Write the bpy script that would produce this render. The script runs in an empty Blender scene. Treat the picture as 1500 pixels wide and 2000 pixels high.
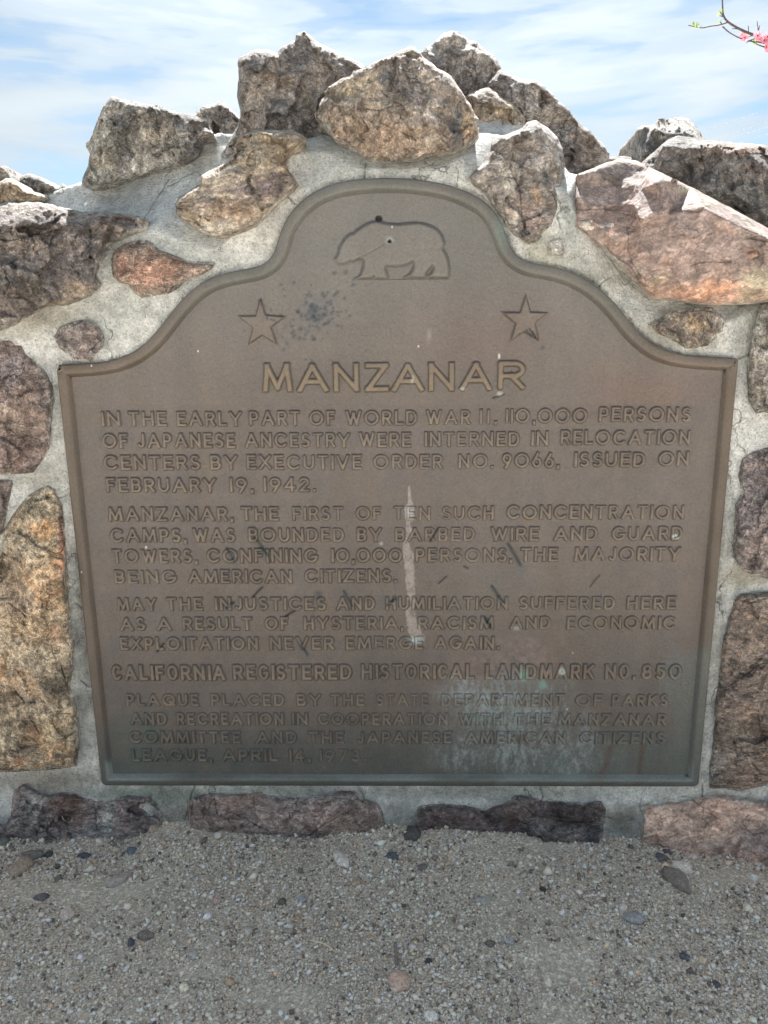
import bpy, math, random
import numpy as np
from mathutils import Vector
from mathutils.geometry import delaunay_2d_cdt

C = bpy.context.scene.collection
SC = bpy.context.scene
R_ = math.radians
random.seed(7)

# ------------------------------------------------------------------ camera
FPX = 1450.0
CAM = np.array([0.00671561, -1.05829307, 0.69160474 + 0.088])   # ground is z = 0
PITCH, YAW, ROLL = 0.22708499, -0.02197415, -0.01110487
cp, sp = math.cos(PITCH), math.sin(PITCH)
F_ = np.array([math.sin(YAW) * cp, math.cos(YAW) * cp, -sp])
R0 = np.array([math.cos(YAW), -math.sin(YAW), 0.0])
U0 = np.cross(R0, F_)
RV = R0 * math.cos(ROLL) + U0 * math.sin(ROLL)
UV = -R0 * math.sin(ROLL) + U0 * math.cos(ROLL)
cam_d = bpy.data.cameras.new('camera')
cam_d.sensor_fit = 'VERTICAL'
cam_d.sensor_height = 36.0
cam_d.sensor_width = 27.0
cam_d.lens = FPX / 2000 * 36.0
cam_d.clip_start = 0.05
cam_d.clip_end = 3000
cam = bpy.data.objects.new('camera', cam_d)
C.objects.link(cam)
from mathutils import Matrix
B_ = -F_
cam.matrix_world = Matrix(((RV[0], UV[0], B_[0], CAM[0]), (RV[1], UV[1], B_[1], CAM[1]), (RV[2], UV[2], B_[2], CAM[2]), (0, 0, 0, 1)))
SC.camera = cam

# ------------------------------------------------------------------ light and exposure
SUN_EL, SUN_AZ = 51.0, 3.0        # azimuth measured from +Y (behind the wall) towards +X
SUN_STRENGTH, SKY_STRENGTH, EXPOSURE = 2.15, 0.095, 2.95
s_dir = Vector((math.sin(R_(SUN_AZ)) * math.cos(R_(SUN_EL)), math.cos(R_(SUN_AZ)) * math.cos(R_(SUN_EL)), math.sin(R_(SUN_EL))))
sl = bpy.data.lights.new('sun', 'SUN')
sl.energy = SUN_STRENGTH
sl.angle = R_(0.53)
sl.color = (1.0, 0.97, 0.93)
sun = bpy.data.objects.new('sun', sl)
C.objects.link(sun)
sun.rotation_euler = s_dir.to_track_quat('Z', 'Y').to_euler()
sun.location = (0, 5, 8)

w = bpy.data.worlds.new('World')
SC.world = w
w.use_nodes = True
nt = w.node_tree
nt.nodes.clear()
def N(nt, t, **k):
    n = nt.nodes.new(t)
    for a, b in k.items():
        if a in n.inputs.keys() if isinstance(a, str) else False:
            n.inputs[a].default_value = b
        else:
            setattr(n, a, b)
    return n
def inp(n, **k):
    for a, b in k.items():
        n.inputs[a.replace('_', ' ')].default_value = b
    return n
def ramp(nt, src, stops, interp='LINEAR'):
    r = nt.nodes.new('ShaderNodeValToRGB')
    r.color_ramp.interpolation = interp
    e = r.color_ramp.elements
    while len(e) < len(stops):
        e.new(0.5)
    for el, (p, c) in zip(e, stops):
        el.position = p
        if not isinstance(c, tuple):
            c = (c, c, c)
        el.color = (*c, 1)
    nt.links.new(src, r.inputs[0])
    return r.outputs[0]
def math_(nt, op, a, b=None, c=None, clamp=False):
    m = nt.nodes.new('ShaderNodeMath'); m.operation = op; m.use_clamp = clamp
    for i, v in enumerate((a, b, c)):
        if v is None: continue
        if isinstance(v, (int, float)): m.inputs[i].default_value = v
        else: nt.links.new(v, m.inputs[i])
    return m.outputs[0]
def mix(nt, fac, a, b, blend='MIX'):
    m = nt.nodes.new('ShaderNodeMix'); m.data_type = 'RGBA'; m.blend_type = blend
    for i, v in ((0, fac), (6, a), (7, b)):
        if isinstance(v, (int, float)):
            m.inputs[i].default_value = v if i == 0 else (v, v, v, 1)
        elif isinstance(v, tuple): m.inputs[i].default_value = (*v, 1)
        else: nt.links.new(v, m.inputs[i])
    return m.outputs[2]
def noise(nt, vec, scale, detail=4, rough=0.55, dist=0.0, dim='3D'):
    n = nt.nodes.new('ShaderNodeTexNoise'); n.noise_dimensions = dim
    n.inputs['Scale'].default_value = scale; n.inputs['Detail'].default_value = detail
    n.inputs['Roughness'].default_value = rough; n.inputs['Distortion'].default_value = dist
    nt.links.new(vec, n.inputs['Vector'])
    return n.outputs['Fac']
def voronoi(nt, vec, scale, feature='F1', out='Distance', rand=1.0):
    n = nt.nodes.new('ShaderNodeTexVoronoi'); n.feature = feature
    n.inputs['Scale'].default_value = scale; n.inputs['Randomness'].default_value = rand
    nt.links.new(vec, n.inputs['Vector'])
    return n.outputs[out]
def mapping(nt, vec, scale=(1, 1, 1), rot=(0, 0, 0), loc=(0, 0, 0)):
    m = nt.nodes.new('ShaderNodeMapping')
    m.inputs['Scale'].default_value = scale; m.inputs['Rotation'].default_value = rot; m.inputs['Location'].default_value = loc
    nt.links.new(vec, m.inputs['Vector'])
    return m.outputs[0]

sky = nt.nodes.new('ShaderNodeTexSky')
sky.sky_type = 'NISHITA'; sky.sun_disc = False
sky.sun_elevation = R_(SUN_EL); sky.sun_rotation = R_(SUN_AZ)
sky.altitude = 1150; sky.air_density = 1.0; sky.dust_density = 0.4; sky.ozone_density = 1.2
tc = nt.nodes.new('ShaderNodeTexCoord')
dirv = tc.outputs['Generated']
# thin cirrus: stretched noise over the sky directions
v1 = mapping(nt, dirv, (2.2, 2.2, 9.0), (0, R_(-9), 0), (3.1, 0.4, 1.7))
n1 = noise(nt, v1, 1.25, 5, 0.5, 0.35)
v2 = mapping(nt, dirv, (4.0, 4.0, 26.0), (0, R_(-14), 0), (0.7, 5.0, 2.2))
n2 = noise(nt, v2, 1.6, 6, 0.55, 0.3)
cl = math_(nt, 'ADD', math_(nt, 'MULTIPLY', n1, 0.64), math_(nt, 'MULTIPLY', n2, 0.36))
cl = ramp(nt, cl, [(0.38, 0.12), (0.45, 0.38), (0.51, 0.78), (0.57, 1.0)], 'EASE')
bright = ramp(nt, n1, [(0.35, 0.83), (0.65, 1.0)])
cloud = mix(nt, 1.0, (0.93, 1.04, 1.12), bright, 'MULTIPLY')
skyc = mix(nt, 1.0, sky.outputs[0], (0.21, 0.22, 0.20), 'MULTIPLY')
# the thin cloud is brighter the nearer it lies to the sun
vd = nt.nodes.new('ShaderNodeVectorMath'); vd.operation = 'DOT_PRODUCT'
nrmv = nt.nodes.new('ShaderNodeVectorMath'); nrmv.operation = 'NORMALIZE'
nt.links.new(dirv, nrmv.inputs[0]); nt.links.new(nrmv.outputs[0], vd.inputs[0]); vd.inputs[1].default_value = tuple(s_dir)
lobe = math_(nt, 'ADD', math_(nt, 'MULTIPLY', math_(nt, 'POWER', math_(nt, 'MAXIMUM', vd.outputs['Value'], 0.0), 4.0), 1.0), 0.92)
cloud = mix(nt, 1.0, cloud, lobe, 'MULTIPLY')
fin = mix(nt, cl, skyc, cloud)
bg = nt.nodes.new('ShaderNodeBackground')
bg.inputs['Strength'].default_value = SKY_STRENGTH
nt.links.new(fin, bg.inputs['Color'])
wo = nt.nodes.new('ShaderNodeOutputWorld')
nt.links.new(bg.outputs[0], wo.inputs['Surface'])

vs = SC.view_settings
vs.view_transform = 'Standard'; vs.look = 'None'; vs.gamma = 1.0; vs.use_curve_mapping = False
vs.exposure = EXPOSURE

# ------------------------------------------------------------------ helpers
def at(u, v, Y):
    """photo pixel(s) -> world point(s) on the plane y = Y"""
    u = np.asarray(u, float); v = np.asarray(v, float); Y = np.asarray(Y, float)
    d = F_ + RV * ((u[..., None] - 750) / FPX) - UV * ((v[..., None] - 1000) / FPX)
    t = (Y - CAM[1]) / d[..., 1]
    return CAM + d * t[..., None]
def at_ground(u, v, Z=0.0):
    d = F_ + RV * ((u - 750) / FPX) - UV * ((v - 1000) / FPX)
    return CAM + d * ((Z - CAM[2]) / d[2])
def to_px(P):
    d = P - CAM
    z = d @ F_
    return 750 + FPX * (d @ RV) / z, 1000 - FPX * (d @ UV) / z

def s2l(c):
    c = np.asarray(c, float) / 255.0
    return np.where(c <= 0.04045, c / 12.92, ((c + 0.055) / 1.055) ** 2.4)

def _hash(ix, iy, iz, s):
    h = (ix * 374761393 + iy * 668265263 + iz * 2147483647 + s * 1274126177) & 0xffffffff
    h = ((h ^ (h >> 13)) * 1274126177) & 0xffffffff
    h = ((h ^ (h >> 16)) * 2246822519) & 0xffffffff
    return ((h ^ (h >> 15)) & 0xffffff) / float(0xffffff)
def vnoise(P, s=0):
    """value noise, P (n,3) -> -1..1"""
    P = np.asarray(P, float)
    i = np.floor(P).astype(np.int64); f = P - i
    f = f * f * (3 - 2 * f)
    r = 0
    for dx in (0, 1):
        for dy in (0, 1):
            for dz in (0, 1):
                wgt = (f[:, 0] if dx else 1 - f[:, 0]) * (f[:, 1] if dy else 1 - f[:, 1]) * (f[:, 2] if dz else 1 - f[:, 2])
                r = r + wgt * _hash(i[:, 0] + dx, i[:, 1] + dy, i[:, 2] + dz, s)
    return r * 2 - 1
def fbm(P, oct=4, s=0, gain=0.5, lac=2.03):
    a, t, r = 1.0, 0.0, 0
    P = np.asarray(P, float)
    for k in range(oct):
        r = r + a * vnoise(P, s + k * 17); t += a
        P = P * lac + 3.7; a *= gain
    return r / t
def ridged(P, oct=4, s=0):
    a, t, r = 1.0, 0.0, 0
    P = np.asarray(P, float)
    for k in range(oct):
        r = r + a * (1 - 2 * np.abs(vnoise(P, s + k * 31))); t += a
        P = P * 2.1 + 1.3; a *= 0.55
    return r / t

def chips(P, freq, seed=0):
    """broken-rock relief: every cell is a small tilted plane"""
    P = np.asarray(P, float) * freq
    i0 = np.floor(P).astype(np.int64)
    best = np.full(len(P), 1e9); val = np.zeros(len(P))
    for dx in (-1, 0, 1):
        for dy in (-1, 0, 1):
            for dz in (-1, 0, 1):
                c = i0 + [dx, dy, dz]
                h = [_hash(c[:, 0], c[:, 1], c[:, 2], seed + k) for k in range(7)]
                q = c + np.stack(h[:3], 1)
                d = ((P - q) ** 2).sum(1)
                v = ((P - q) * (np.stack(h[3:6], 1) - 0.5) * 1.6).sum(1) + (h[6] - 0.5) * 0.7
                m = d < best
                best[m] = d[m]; val[m] = v[m]
    return val - 0.55 * best * -1.0

def inside(pts, poly):
    x, y = pts[:, 0], pts[:, 1]
    c = np.zeros(len(pts), bool)
    n = len(poly)
    for i in range(n):
        x1, y1 = poly[i]; x2, y2 = poly[(i + 1) % n]
        if y1 == y2: continue
        m = ((y1 > y) != (y2 > y)) & (x < (x2 - x1) * (y - y1) / (y2 - y1) + x1)
        c ^= m
    return c
def dist_seg(p, a, b):
    ab = b - a; L = max(ab @ ab, 1e-12)
    t = np.clip(((p - a) @ ab) / L, 0, 1)
    return np.hypot(*(p - a - t[:, None] * ab).T)
def dist_poly(p, poly, closed=True):
    d = np.full(len(p), 1e9)
    n = len(poly)
    for i in range(n if closed else n - 1):
        d = np.minimum(d, dist_seg(p, np.asarray(poly[i], float), np.asarray(poly[(i + 1) % n], float)))
    return d
def sdf(p, poly):
    d = dist_poly(p, poly)
    return np.where(inside(p, poly), -d, d)

def link(name, me, mats, parent=None, smooth=True):
    o = bpy.data.objects.new(name, me)
    C.objects.link(o)
    for m in (mats if isinstance(mats, (list, tuple)) else [mats]):
        if m and not me.materials: me.materials.append(m)
    if parent: o.parent = parent
    if smooth and me.polygons:
        me.polygons.foreach_set('use_smooth', [True] * len(me.polygons))
    return o
def mesh(name, v, f, col=None):
    me = bpy.data.meshes.new(name)
    v = np.asarray(v, float)
    if isinstance(f, np.ndarray):
        nf, k = f.shape
        me.vertices.add(len(v)); me.vertices.foreach_set('co', v.ravel())
        me.loops.add(nf * k); me.loops.foreach_set('vertex_index', f.ravel().astype(np.int32))
        me.polygons.add(nf)
        me.polygons.foreach_set('loop_start', np.arange(0, nf * k, k, dtype=np.int32))
        me.polygons.foreach_set('loop_total', np.full(nf, k, dtype=np.int32))
        me.update(calc_edges=True)
    else:
        me.from_pydata([tuple(x) for x in v], [], [tuple(int(i) for i in x) for x in f])
    me.validate()
    if col is not None:
        a = me.color_attributes.new('Col', 'FLOAT_COLOR', 'POINT')
        c = np.ones((len(me.vertices), 4)); c[:, :3] = col[:len(me.vertices)]
        a.data.foreach_set('color', c.ravel())
    return me
def empty(name, loc, label, cat, group=None):
    o = bpy.data.objects.new(name, None); C.objects.link(o)
    o.location = loc; o.empty_display_size = 0.05
    tag(o, label, cat, group)
    return o
def tag(o, label=None, cat=None, group=None, kind=None):
    if label: o['label'] = label
    if cat: o['category'] = cat
    if group: o['group'] = group
    if kind: o['kind'] = kind
    return o

# ------------------------------------------------------------------ materials
def new_mat(name):
    m = bpy.data.materials.new(name); m.use_nodes = True
    nt = m.node_tree
    b = nt.nodes['Principled BSDF']
    return m, nt, b
def pos(nt):
    return nt.nodes.new('ShaderNodeNewGeometry').outputs['Position']
def attr(nt, name='Col'):
    a = nt.nodes.new('ShaderNodeAttribute'); a.attribute_name = name
    return a.outputs['Color']
def bump(nt, h, strength, dist, nrm=None):
    b = nt.nodes.new('ShaderNodeBump')
    b.inputs['Strength'].default_value = strength; b.inputs['Distance'].default_value = dist
    nt.links.new(h, b.inputs['Height'])
    if nrm: nt.links.new(nrm, b.inputs['Normal'])
    return b.outputs[0]

def stone_mat(name, contrast=1.0, grain=(1, 1, 1), rot=(0, 0, 0), scale=1.0, speck=0.5, lichen=0.3, bmp=1.0, rust=0.2):
    m, nt, b = new_mat(name)
    p = pos(nt)
    pg = mapping(nt, p, grain, rot)
    col = attr(nt)
    big = noise(nt, pg, 14 * scale, 6, 0.6, 0.6)
    fine = noise(nt, pg, 95 * scale, 5, 0.65, 0.2)
    tiny = noise(nt, pg, 420 * scale, 3, 0.6)
    f = ramp(nt, big, [(0.36, 1 - 0.30 * contrast), (0.5, 1.0), (0.64, 1 + 0.26 * contrast)])
    col = mix(nt, 1.0, col, f, 'MULTIPLY')
    f = ramp(nt, fine, [(0.38, 1 - 0.34 * contrast), (0.5, 1.0), (0.63, 1 + 0.38 * contrast)])
    col = mix(nt, 1.0, col, f, 'MULTIPLY')
    mid = noise(nt, pg, 38 * scale, 6, 0.7, 0.8)
    f = ramp(nt, mid, [(0.40, 1 - 0.24 * contrast), (0.48, 1.0), (0.53, 1.02), (0.61, 1 + 0.24 * contrast)])
    col = mix(nt, 1.0, col, f, 'MULTIPLY')
    f = ramp(nt, tiny, [(0.36, 0.66), (0.5, 1.0), (0.64, 1.4)])
    col = mix(nt, speck, col, mix(nt, 1.0, col, f, 'MULTIPLY'))
    # mineral grains: small cells of slightly different tone, warped so that they read as broken crystal faces
    wn_ = nt.nodes.new('ShaderNodeTexNoise'); wn_.inputs['Scale'].default_value = 70; wn_.inputs['Detail'].default_value = 4
    nt.links.new(p, wn_.inputs['Vector'])
    ws_ = nt.nodes.new('ShaderNodeVectorMath'); ws_.operation = 'SCALE'; ws_.inputs['Scale'].default_value = 0.02
    wa_ = nt.nodes.new('ShaderNodeVectorMath'); wa_.operation = 'ADD'
    nt.links.new(wn_.outputs['Color'], ws_.inputs[0]); nt.links.new(pg, wa_.inputs[0]); nt.links.new(ws_.outputs[0], wa_.inputs[1])
    gcell = None
    for sc2, amt in ((150 * scale, 0.5), (330 * scale, 0.7)):
        vv = nt.nodes.new('ShaderNodeTexVoronoi'); vv.inputs['Scale'].default_value = sc2
        nt.links.new(wa_.outputs[0], vv.inputs['Vector'])
        hh = nt.nodes.new('ShaderNodeSeparateColor'); nt.links.new(vv.outputs['Color'], hh.inputs[0])
        col = mix(nt, amt, col, mix(nt, 1.0, col, ramp(nt, hh.outputs[0], [(0.0, 0.55), (0.25, 0.85), (0.75, 1.1), (0.95, 1.5)]), 'MULTIPLY'))
        gcell = hh.outputs[1] if gcell is None else math_(nt, 'ADD', gcell, hh.outputs[1])
    # rusty iron staining
    rs = ramp(nt, noise(nt, p, 21 * scale, 5, 0.6, 1.0), [(0.52, 0.0), (0.66, 1.0)])
    col = mix(nt, math_(nt, 'MULTIPLY', rs, rust), col, mix(nt, 1.0, col, (1.35, 0.98, 0.70), 'MULTIPLY'))
    # pale crust / lichen flecks
    lc = math_(nt, 'MULTIPLY', ramp(nt, noise(nt, p, 62 * scale, 6, 0.72, 0.5), [(0.56, 0.0), (0.63, 1.0)]),
               ramp(nt, noise(nt, p, 11, 3, 0.5), [(0.42, 0.0), (0.6, 1.0)]))
    col = mix(nt, math_(nt, 'MULTIPLY', lc, lichen), col, (0.50, 0.48, 0.43))
    # dark mineral flecks
    dk = ramp(nt, noise(nt, pg, 130 * scale, 4, 0.7, 0.8), [(0.30, 1.0), (0.39, 0.0)])
    col = mix(nt, math_(nt, 'MULTIPLY', dk, 0.45 * contrast), col, (0.05, 0.048, 0.05))
    # hairline cracks
    vc = nt.nodes.new('ShaderNodeTexVoronoi'); vc.feature = 'DISTANCE_TO_EDGE'
    vc.inputs['Scale'].default_value = 9 * scale
    dv = nt.nodes.new('ShaderNodeVectorMath'); dv.operation = 'ADD'
    nz = nt.nodes.new('ShaderNodeTexNoise'); nz.inputs['Scale'].default_value = 12; nz.inputs['Detail'].default_value = 5
    nt.links.new(p, nz.inputs['Vector'])
    sc_ = nt.nodes.new('ShaderNodeVectorMath'); sc_.operation = 'SCALE'; sc_.inputs['Scale'].default_value = 0.22
    nt.links.new(nz.outputs['Color'], sc_.inputs[0]); nt.links.new(pg, dv.inputs[0]); nt.links.new(sc_.outputs[0], dv.inputs[1])
    nt.links.new(dv.outputs[0], vc.inputs['Vector'])
    gate = ramp(nt, noise(nt, p, 17, 2, 0.5), [(0.48, 0.0), (0.58, 1.0)])
    crk = math_(nt, 'MULTIPLY', ramp(nt, vc.outputs['Distance'], [(0.0, 1.0), (0.018, 0.0)]), gate)
    col = mix(nt, math_(nt, 'MULTIPLY', crk, 0.6), col, (0.045, 0.04, 0.038))
    nt.links.new(col, b.inputs['Base Color'])
    b.inputs['Roughness'].default_value = 0.82
    b.inputs['Specular IOR Level'].default_value = 0.35
    h = math_(nt, 'ADD', math_(nt, 'MULTIPLY', fine, 1.1), math_(nt, 'MULTIPLY', tiny, 0.4))
    h = math_(nt, 'ADD', h, math_(nt, 'MULTIPLY', mid, 1.6))
    h = math_(nt, 'ADD', h, math_(nt, 'MULTIPLY', gcell, 0.16))
    h = math_(nt, 'SUBTRACT', h, math_(nt, 'MULTIPLY', crk, 0.5))
    h = math_(nt, 'SUBTRACT', h, math_(nt, 'MULTIPLY', dk, 0.2))
    nrm = bump(nt, h, min(1.0, 0.9 * bmp), 0.008)
    nt.links.new(nrm, b.inputs['Normal'])
    return m
M_ROCK = stone_mat('rock_grey_brown', 1.0, (1, 1, 1), (0, 0, 0), 1.0, 0.7, 0.45)
M_LICH = stone_mat('rock_lichened', 1.2, (1, 1, 1), (0, 0, 0), 1.0, 0.9, 0.9, 1.2)
M_BAND = stone_mat('rock_banded', 1.0, (0.7, 1, 1.15), (0, R_(28), 0), 1.0, 0.6, 0.35)
M_FIBRE = stone_mat('rock_fibrous', 1.0, (0.6, 1, 1.3), (0, R_(12), 0), 1.5, 1.0, 0.35, 1.2, 0.2)
M_SMOOTH = stone_mat('rock_smooth_slab', 0.55, (0.7, 1, 1), (0, R_(25), 0), 0.8, 0.5, 0.15, 0.45)
M_OCHRE = stone_mat('rock_ochre', 1.3, (0.9, 1, 0.8), (0, R_(-25), 0), 1.1, 0.9, 0.25, 1.2, 0.6)
M_SHALE = stone_mat('rock_shaly', 1.1, (0.75, 1, 1.25), (0, R_(-28), 0), 1.2, 0.8, 0.3, 1.1)

def mortar_mat():
    m, nt, b = new_mat('mortar')
    p = pos(nt); col = attr(nt)
    a = noise(nt, p, 9, 5, 0.6)
    col = mix(nt, 1.0, col, ramp(nt, a, [(0.36, 0.80), (0.5, 1.0), (0.64, 1.14)]), 'MULTIPLY')
    g = noise(nt, p, 260, 4, 0.7)
    col = mix(nt, 1.0, col, ramp(nt, g, [(0.3, 0.70), (0.5, 1.0), (0.72, 1.28)]), 'MULTIPLY')
    mid = noise(nt, p, 60, 5, 0.65)
    col = mix(nt, 1.0, col, ramp(nt, mid, [(0.38, 0.80), (0.5, 1.0), (0.62, 1.12)]), 'MULTIPLY')
    # sand grains in the mix: pale and dark
    vo = nt.nodes.new('ShaderNodeTexVoronoi'); vo.inputs['Scale'].default_value = 330
    nt.links.new(p, vo.inputs['Vector'])
    sx = nt.nodes.new('ShaderNodeSeparateColor'); nt.links.new(vo.outputs['Color'], sx.inputs[0])
    dot = ramp(nt, vo.outputs['Distance'], [(0.28, 1.0), (0.42, 0.0)])
    dk = math_(nt, 'MULTIPLY', dot, ramp(nt, sx.outputs[0], [(0.86, 0.0), (0.88, 1.0)]))
    lt = math_(nt, 'MULTIPLY', dot, ramp(nt, sx.outputs[1], [(0.80, 0.0), (0.84, 1.0)]))
    col = mix(nt, math_(nt, 'MULTIPLY', dk, 0.5), col, (0.12, 0.11, 0.10))
    col = mix(nt, math_(nt, 'MULTIPLY', lt, 0.45), col, (0.66, 0.64, 0.58))
    # green-grey and tan weathering
    st = ramp(nt, noise(nt, p, 6.5, 5, 0.6, 0.8), [(0.5, 0.0), (0.68, 1.0)])
    col = mix(nt, math_(nt, 'MULTIPLY', st, 0.35), col, mix(nt, 1.0, col, (0.86, 0.84, 0.74), 'MULTIPLY'))
    # shrinkage cracks
    vc = nt.nodes.new('ShaderNodeTexVoronoi'); vc.feature = 'DISTANCE_TO_EDGE'; vc.inputs['Scale'].default_value = 6.5
    nz = nt.nodes.new('ShaderNodeTexNoise'); nz.inputs['Scale'].default_value = 16; nz.inputs['Detail'].default_value = 6
    nt.links.new(p, nz.inputs['Vector'])
    s = nt.nodes.new('ShaderNodeVectorMath'); s.operation = 'SCALE'; s.inputs['Scale'].default_value = 0.16
    ad = nt.nodes.new('ShaderNodeVectorMath'); ad.operation = 'ADD'
    nt.links.new(nz.outputs['Color'], s.inputs[0]); nt.links.new(p, ad.inputs[0]); nt.links.new(s.outputs[0], ad.inputs[1])
    nt.links.new(ad.outputs[0], vc.inputs['Vector'])
    crk = math_(nt, 'MULTIPLY', ramp(nt, vc.outputs['Distance'], [(0.0, 1.0), (0.009, 0.0)]), ramp(nt, noise(nt, p, 9, 2, 0.5), [(0.5, 0.0), (0.56, 1.0)]))
    col = mix(nt, math_(nt, 'MULTIPLY', crk, 0.55), col, (0.09, 0.085, 0.08))
    nt.links.new(col, b.inputs['Base Color'])
    b.inputs['Roughness'].default_value = 0.93; b.inputs['Specular IOR Level'].default_value = 0.2
    h = math_(nt, 'ADD', g, math_(nt, 'MULTIPLY', mid, 1.8))
    h = math_(nt, 'ADD', h, math_(nt, 'MULTIPLY', dot, 0.18))
    h = math_(nt, 'SUBTRACT', h, math_(nt, 'MULTIPLY', crk, 0.8))
    nt.links.new(bump(nt, h, 0.9, 0.0045), b.inputs['Normal'])
    return m
M_MORTAR = mortar_mat()

def bronze_mat():
    m, nt, b = new_mat('weathered_bronze')
    p = pos(nt); col = attr(nt)
    big = noise(nt, p, 5.5, 5, 0.6, 0.4)
    col = mix(nt, 1.0, col, ramp(nt, big, [(0.3, 0.88), (0.5, 1.0), (0.7, 1.12)]), 'MULTIPLY')
    # leather-like cast grain
    g1 = noise(nt, p, 330, 3, 0.55, 0.9)
    g2 = noise(nt, p, 120, 3, 0.6, 0.3)
    col = mix(nt, 1.0, col, ramp(nt, g1, [(0.36, 0.88), (0.5, 1.0), (0.64, 1.11)]), 'MULTIPLY')
    vert = noise(nt, mapping(nt, p, (16, 16, 1.4)), 1.0, 4, 0.6)
    col = mix(nt, 1.0, col, ramp(nt, vert, [(0.3, 0.93), (0.7, 1.08)]), 'MULTIPLY')
    sp_ = ramp(nt, noise(nt, p, 210, 2, 0.5), [(0.22, 1.0), (0.27, 0.0)])
    col = mix(nt, math_(nt, 'MULTIPLY', sp_, 0.4), col, (0.03, 0.03, 0.032))
    # scattered pale droppings
    vo = nt.nodes.new('ShaderNodeTexVoronoi'); vo.inputs['Scale'].default_value = 26
    nt.links.new(mapping(nt, p, (1, 1, 0.8)), vo.inputs['Vector'])
    sx = nt.nodes.new('ShaderNodeSeparateColor'); nt.links.new(vo.outputs['Color'], sx.inputs[0])
    fl = math_(nt, 'MULTIPLY', ramp(nt, vo.outputs['Distance'], [(0.028, 1.0), (0.04, 0.0)]), ramp(nt, sx.outputs[0], [(0.72, 0.0), (0.74, 1.0)]))
    col = mix(nt, math_(nt, 'MULTIPLY', fl, 0.8), col, (0.6, 0.6, 0.58))
    nt.links.new(col, b.inputs['Base Color'])
    b.inputs['Metallic'].default_value = 0.25
    nt.links.new(ramp(nt, big, [(0.3, 0.44), (0.7, 0.58)]), b.inputs['Roughness'])
    b.inputs['Specular IOR Level'].default_value = 0.5
    h = math_(nt, 'ADD', g1, math_(nt, 'MULTIPLY', g2, 0.9))
    nt.links.new(bump(nt, h, 0.42, 0.0016), b.inputs['Normal'])
    return m
M_BRONZE = bronze_mat()

def simple_mat(name, c, rough=0.8, var=0.25, scale=60):
    m, nt, b = new_mat(name)
    p = pos(nt)
    col = mix(nt, 1.0, tuple(c), ramp(nt, noise(nt, p, scale, 4, 0.6), [(0.3, 1 - var), (0.7, 1 + var)]), 'MULTIPLY')
    nt.links.new(col, b.inputs['Base Color']); b.inputs['Roughness'].default_value = rough
    return m

# ------------------------------------------------------------------ ground
_f = [(-60, 1648), (0, 1644), (60, 1642), (150, 1646), (250, 1645), (300, 1626), (330, 1616), (365, 1620), (420, 1630), (500, 1640), (590, 1642), (680, 1634), (750, 1632), (810, 1634), (870, 1622), (930, 1626), (1000, 1636), (1080, 1646), (1170, 1648), (1240, 1648), (1300, 1654), (1380, 1668), (1440, 1680), (1500, 1690), (1560, 1692)]
_fp = np.array([at(u, v, -0.018) for u, v in _f])
FOOT_X, FOOT_Z = _fp[:, 0], _fp[:, 2]
def ground_h(x, y):
    P = np.stack([x * 2.2, y * 2.2, 0 * x], 1)
    Q = np.stack([x * 9, y * 9, 0 * x + 5], 1)
    h = 0.006 * fbm(P, 3, 5) + 0.0025 * fbm(Q, 3, 9)
    # soil a little banked against the footing, lower on the right
    h = h * 1.0
    h = h + np.interp(x, FOOT_X, FOOT_Z) * np.exp(-(np.clip(-y - 0.02, 0, None) / 0.07)) * np.exp(-np.clip(np.abs(x) - 0.7, 0, None) * 3)
    h = h + 0.006 * fbm(np.stack([x * 16, y * 16, 0 * x + 8], 1), 3, 14) * np.exp(-((y + 0.03) / 0.05) ** 2)
    return h * np.exp(-((x * x + y * y) / 16.0))
def ground():
    def axis(a, b, n, far):
        c = np.linspace(a, b, n)
        l = a - np.geomspace(0.05, far, 16)[::-1]; r = b + np.geomspace(0.05, far, 16)
        return np.concatenate([l, c, r])
    xs = axis(-1.3, 1.3, 261, 1800); ys = axis(-1.1, 0.1, 121, 1800)
    X, Y = np.meshgrid(xs, ys)
    x, y = X.ravel(), Y.ravel()
    z = ground_h(x, y)
    nx, ny = len(xs), len(ys)
    i = np.arange(nx * ny).reshape(ny, nx)
    f = np.stack([i[:-1, :-1].ravel(), i[:-1, 1:].ravel(), i[1:, 1:].ravel(), i[1:, :-1].ravel()], 1)
    m, nt, b = new_mat('sandy_grit')
    p = pos(nt)
    base = ramp(nt, noise(nt, p, 5, 5, 0.6), [(0.3, tuple(s2l((200, 190, 176)))), (0.7, tuple(s2l((218, 208, 193))))])
    g = noise(nt, p, 420, 4, 0.7)
    col = mix(nt, 1.0, base, ramp(nt, g, [(0.3, 0.6), (0.5, 1.0), (0.72, 1.4)]), 'MULTIPLY')
    vo = nt.nodes.new('ShaderNodeTexVoronoi'); vo.inputs['Scale'].default_value = 300
    nt.links.new(p, vo.inputs['Vector'])
    hs = nt.nodes.new('ShaderNodeSeparateColor'); nt.links.new(vo.outputs['Color'], hs.inputs[0])
    gr = ramp(nt, hs.outputs[0], [(0.0, 0.55), (0.5, 0.95), (0.85, 1.25), (1.0, 2.0)])
    col = mix(nt, 0.6, col, mix(nt, 1.0, col, gr, 'MULTIPLY'))
    nt.links.new(col, b.inputs['Base Color']); b.inputs['Roughness'].default_value = 0.95
    b.inputs['Specular IOR Level'].default_value = 0.2
    nt.links.new(bump(nt, math_(nt, 'ADD', g, vo.outputs['Distance']), 0.7, 0.002), b.inputs['Normal'])
    o = link('ground', mesh('ground', np.stack([x, y, z], 1), f), m)
    o['kind'] = 'structure'
    return o
GROUND = ground()

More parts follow.
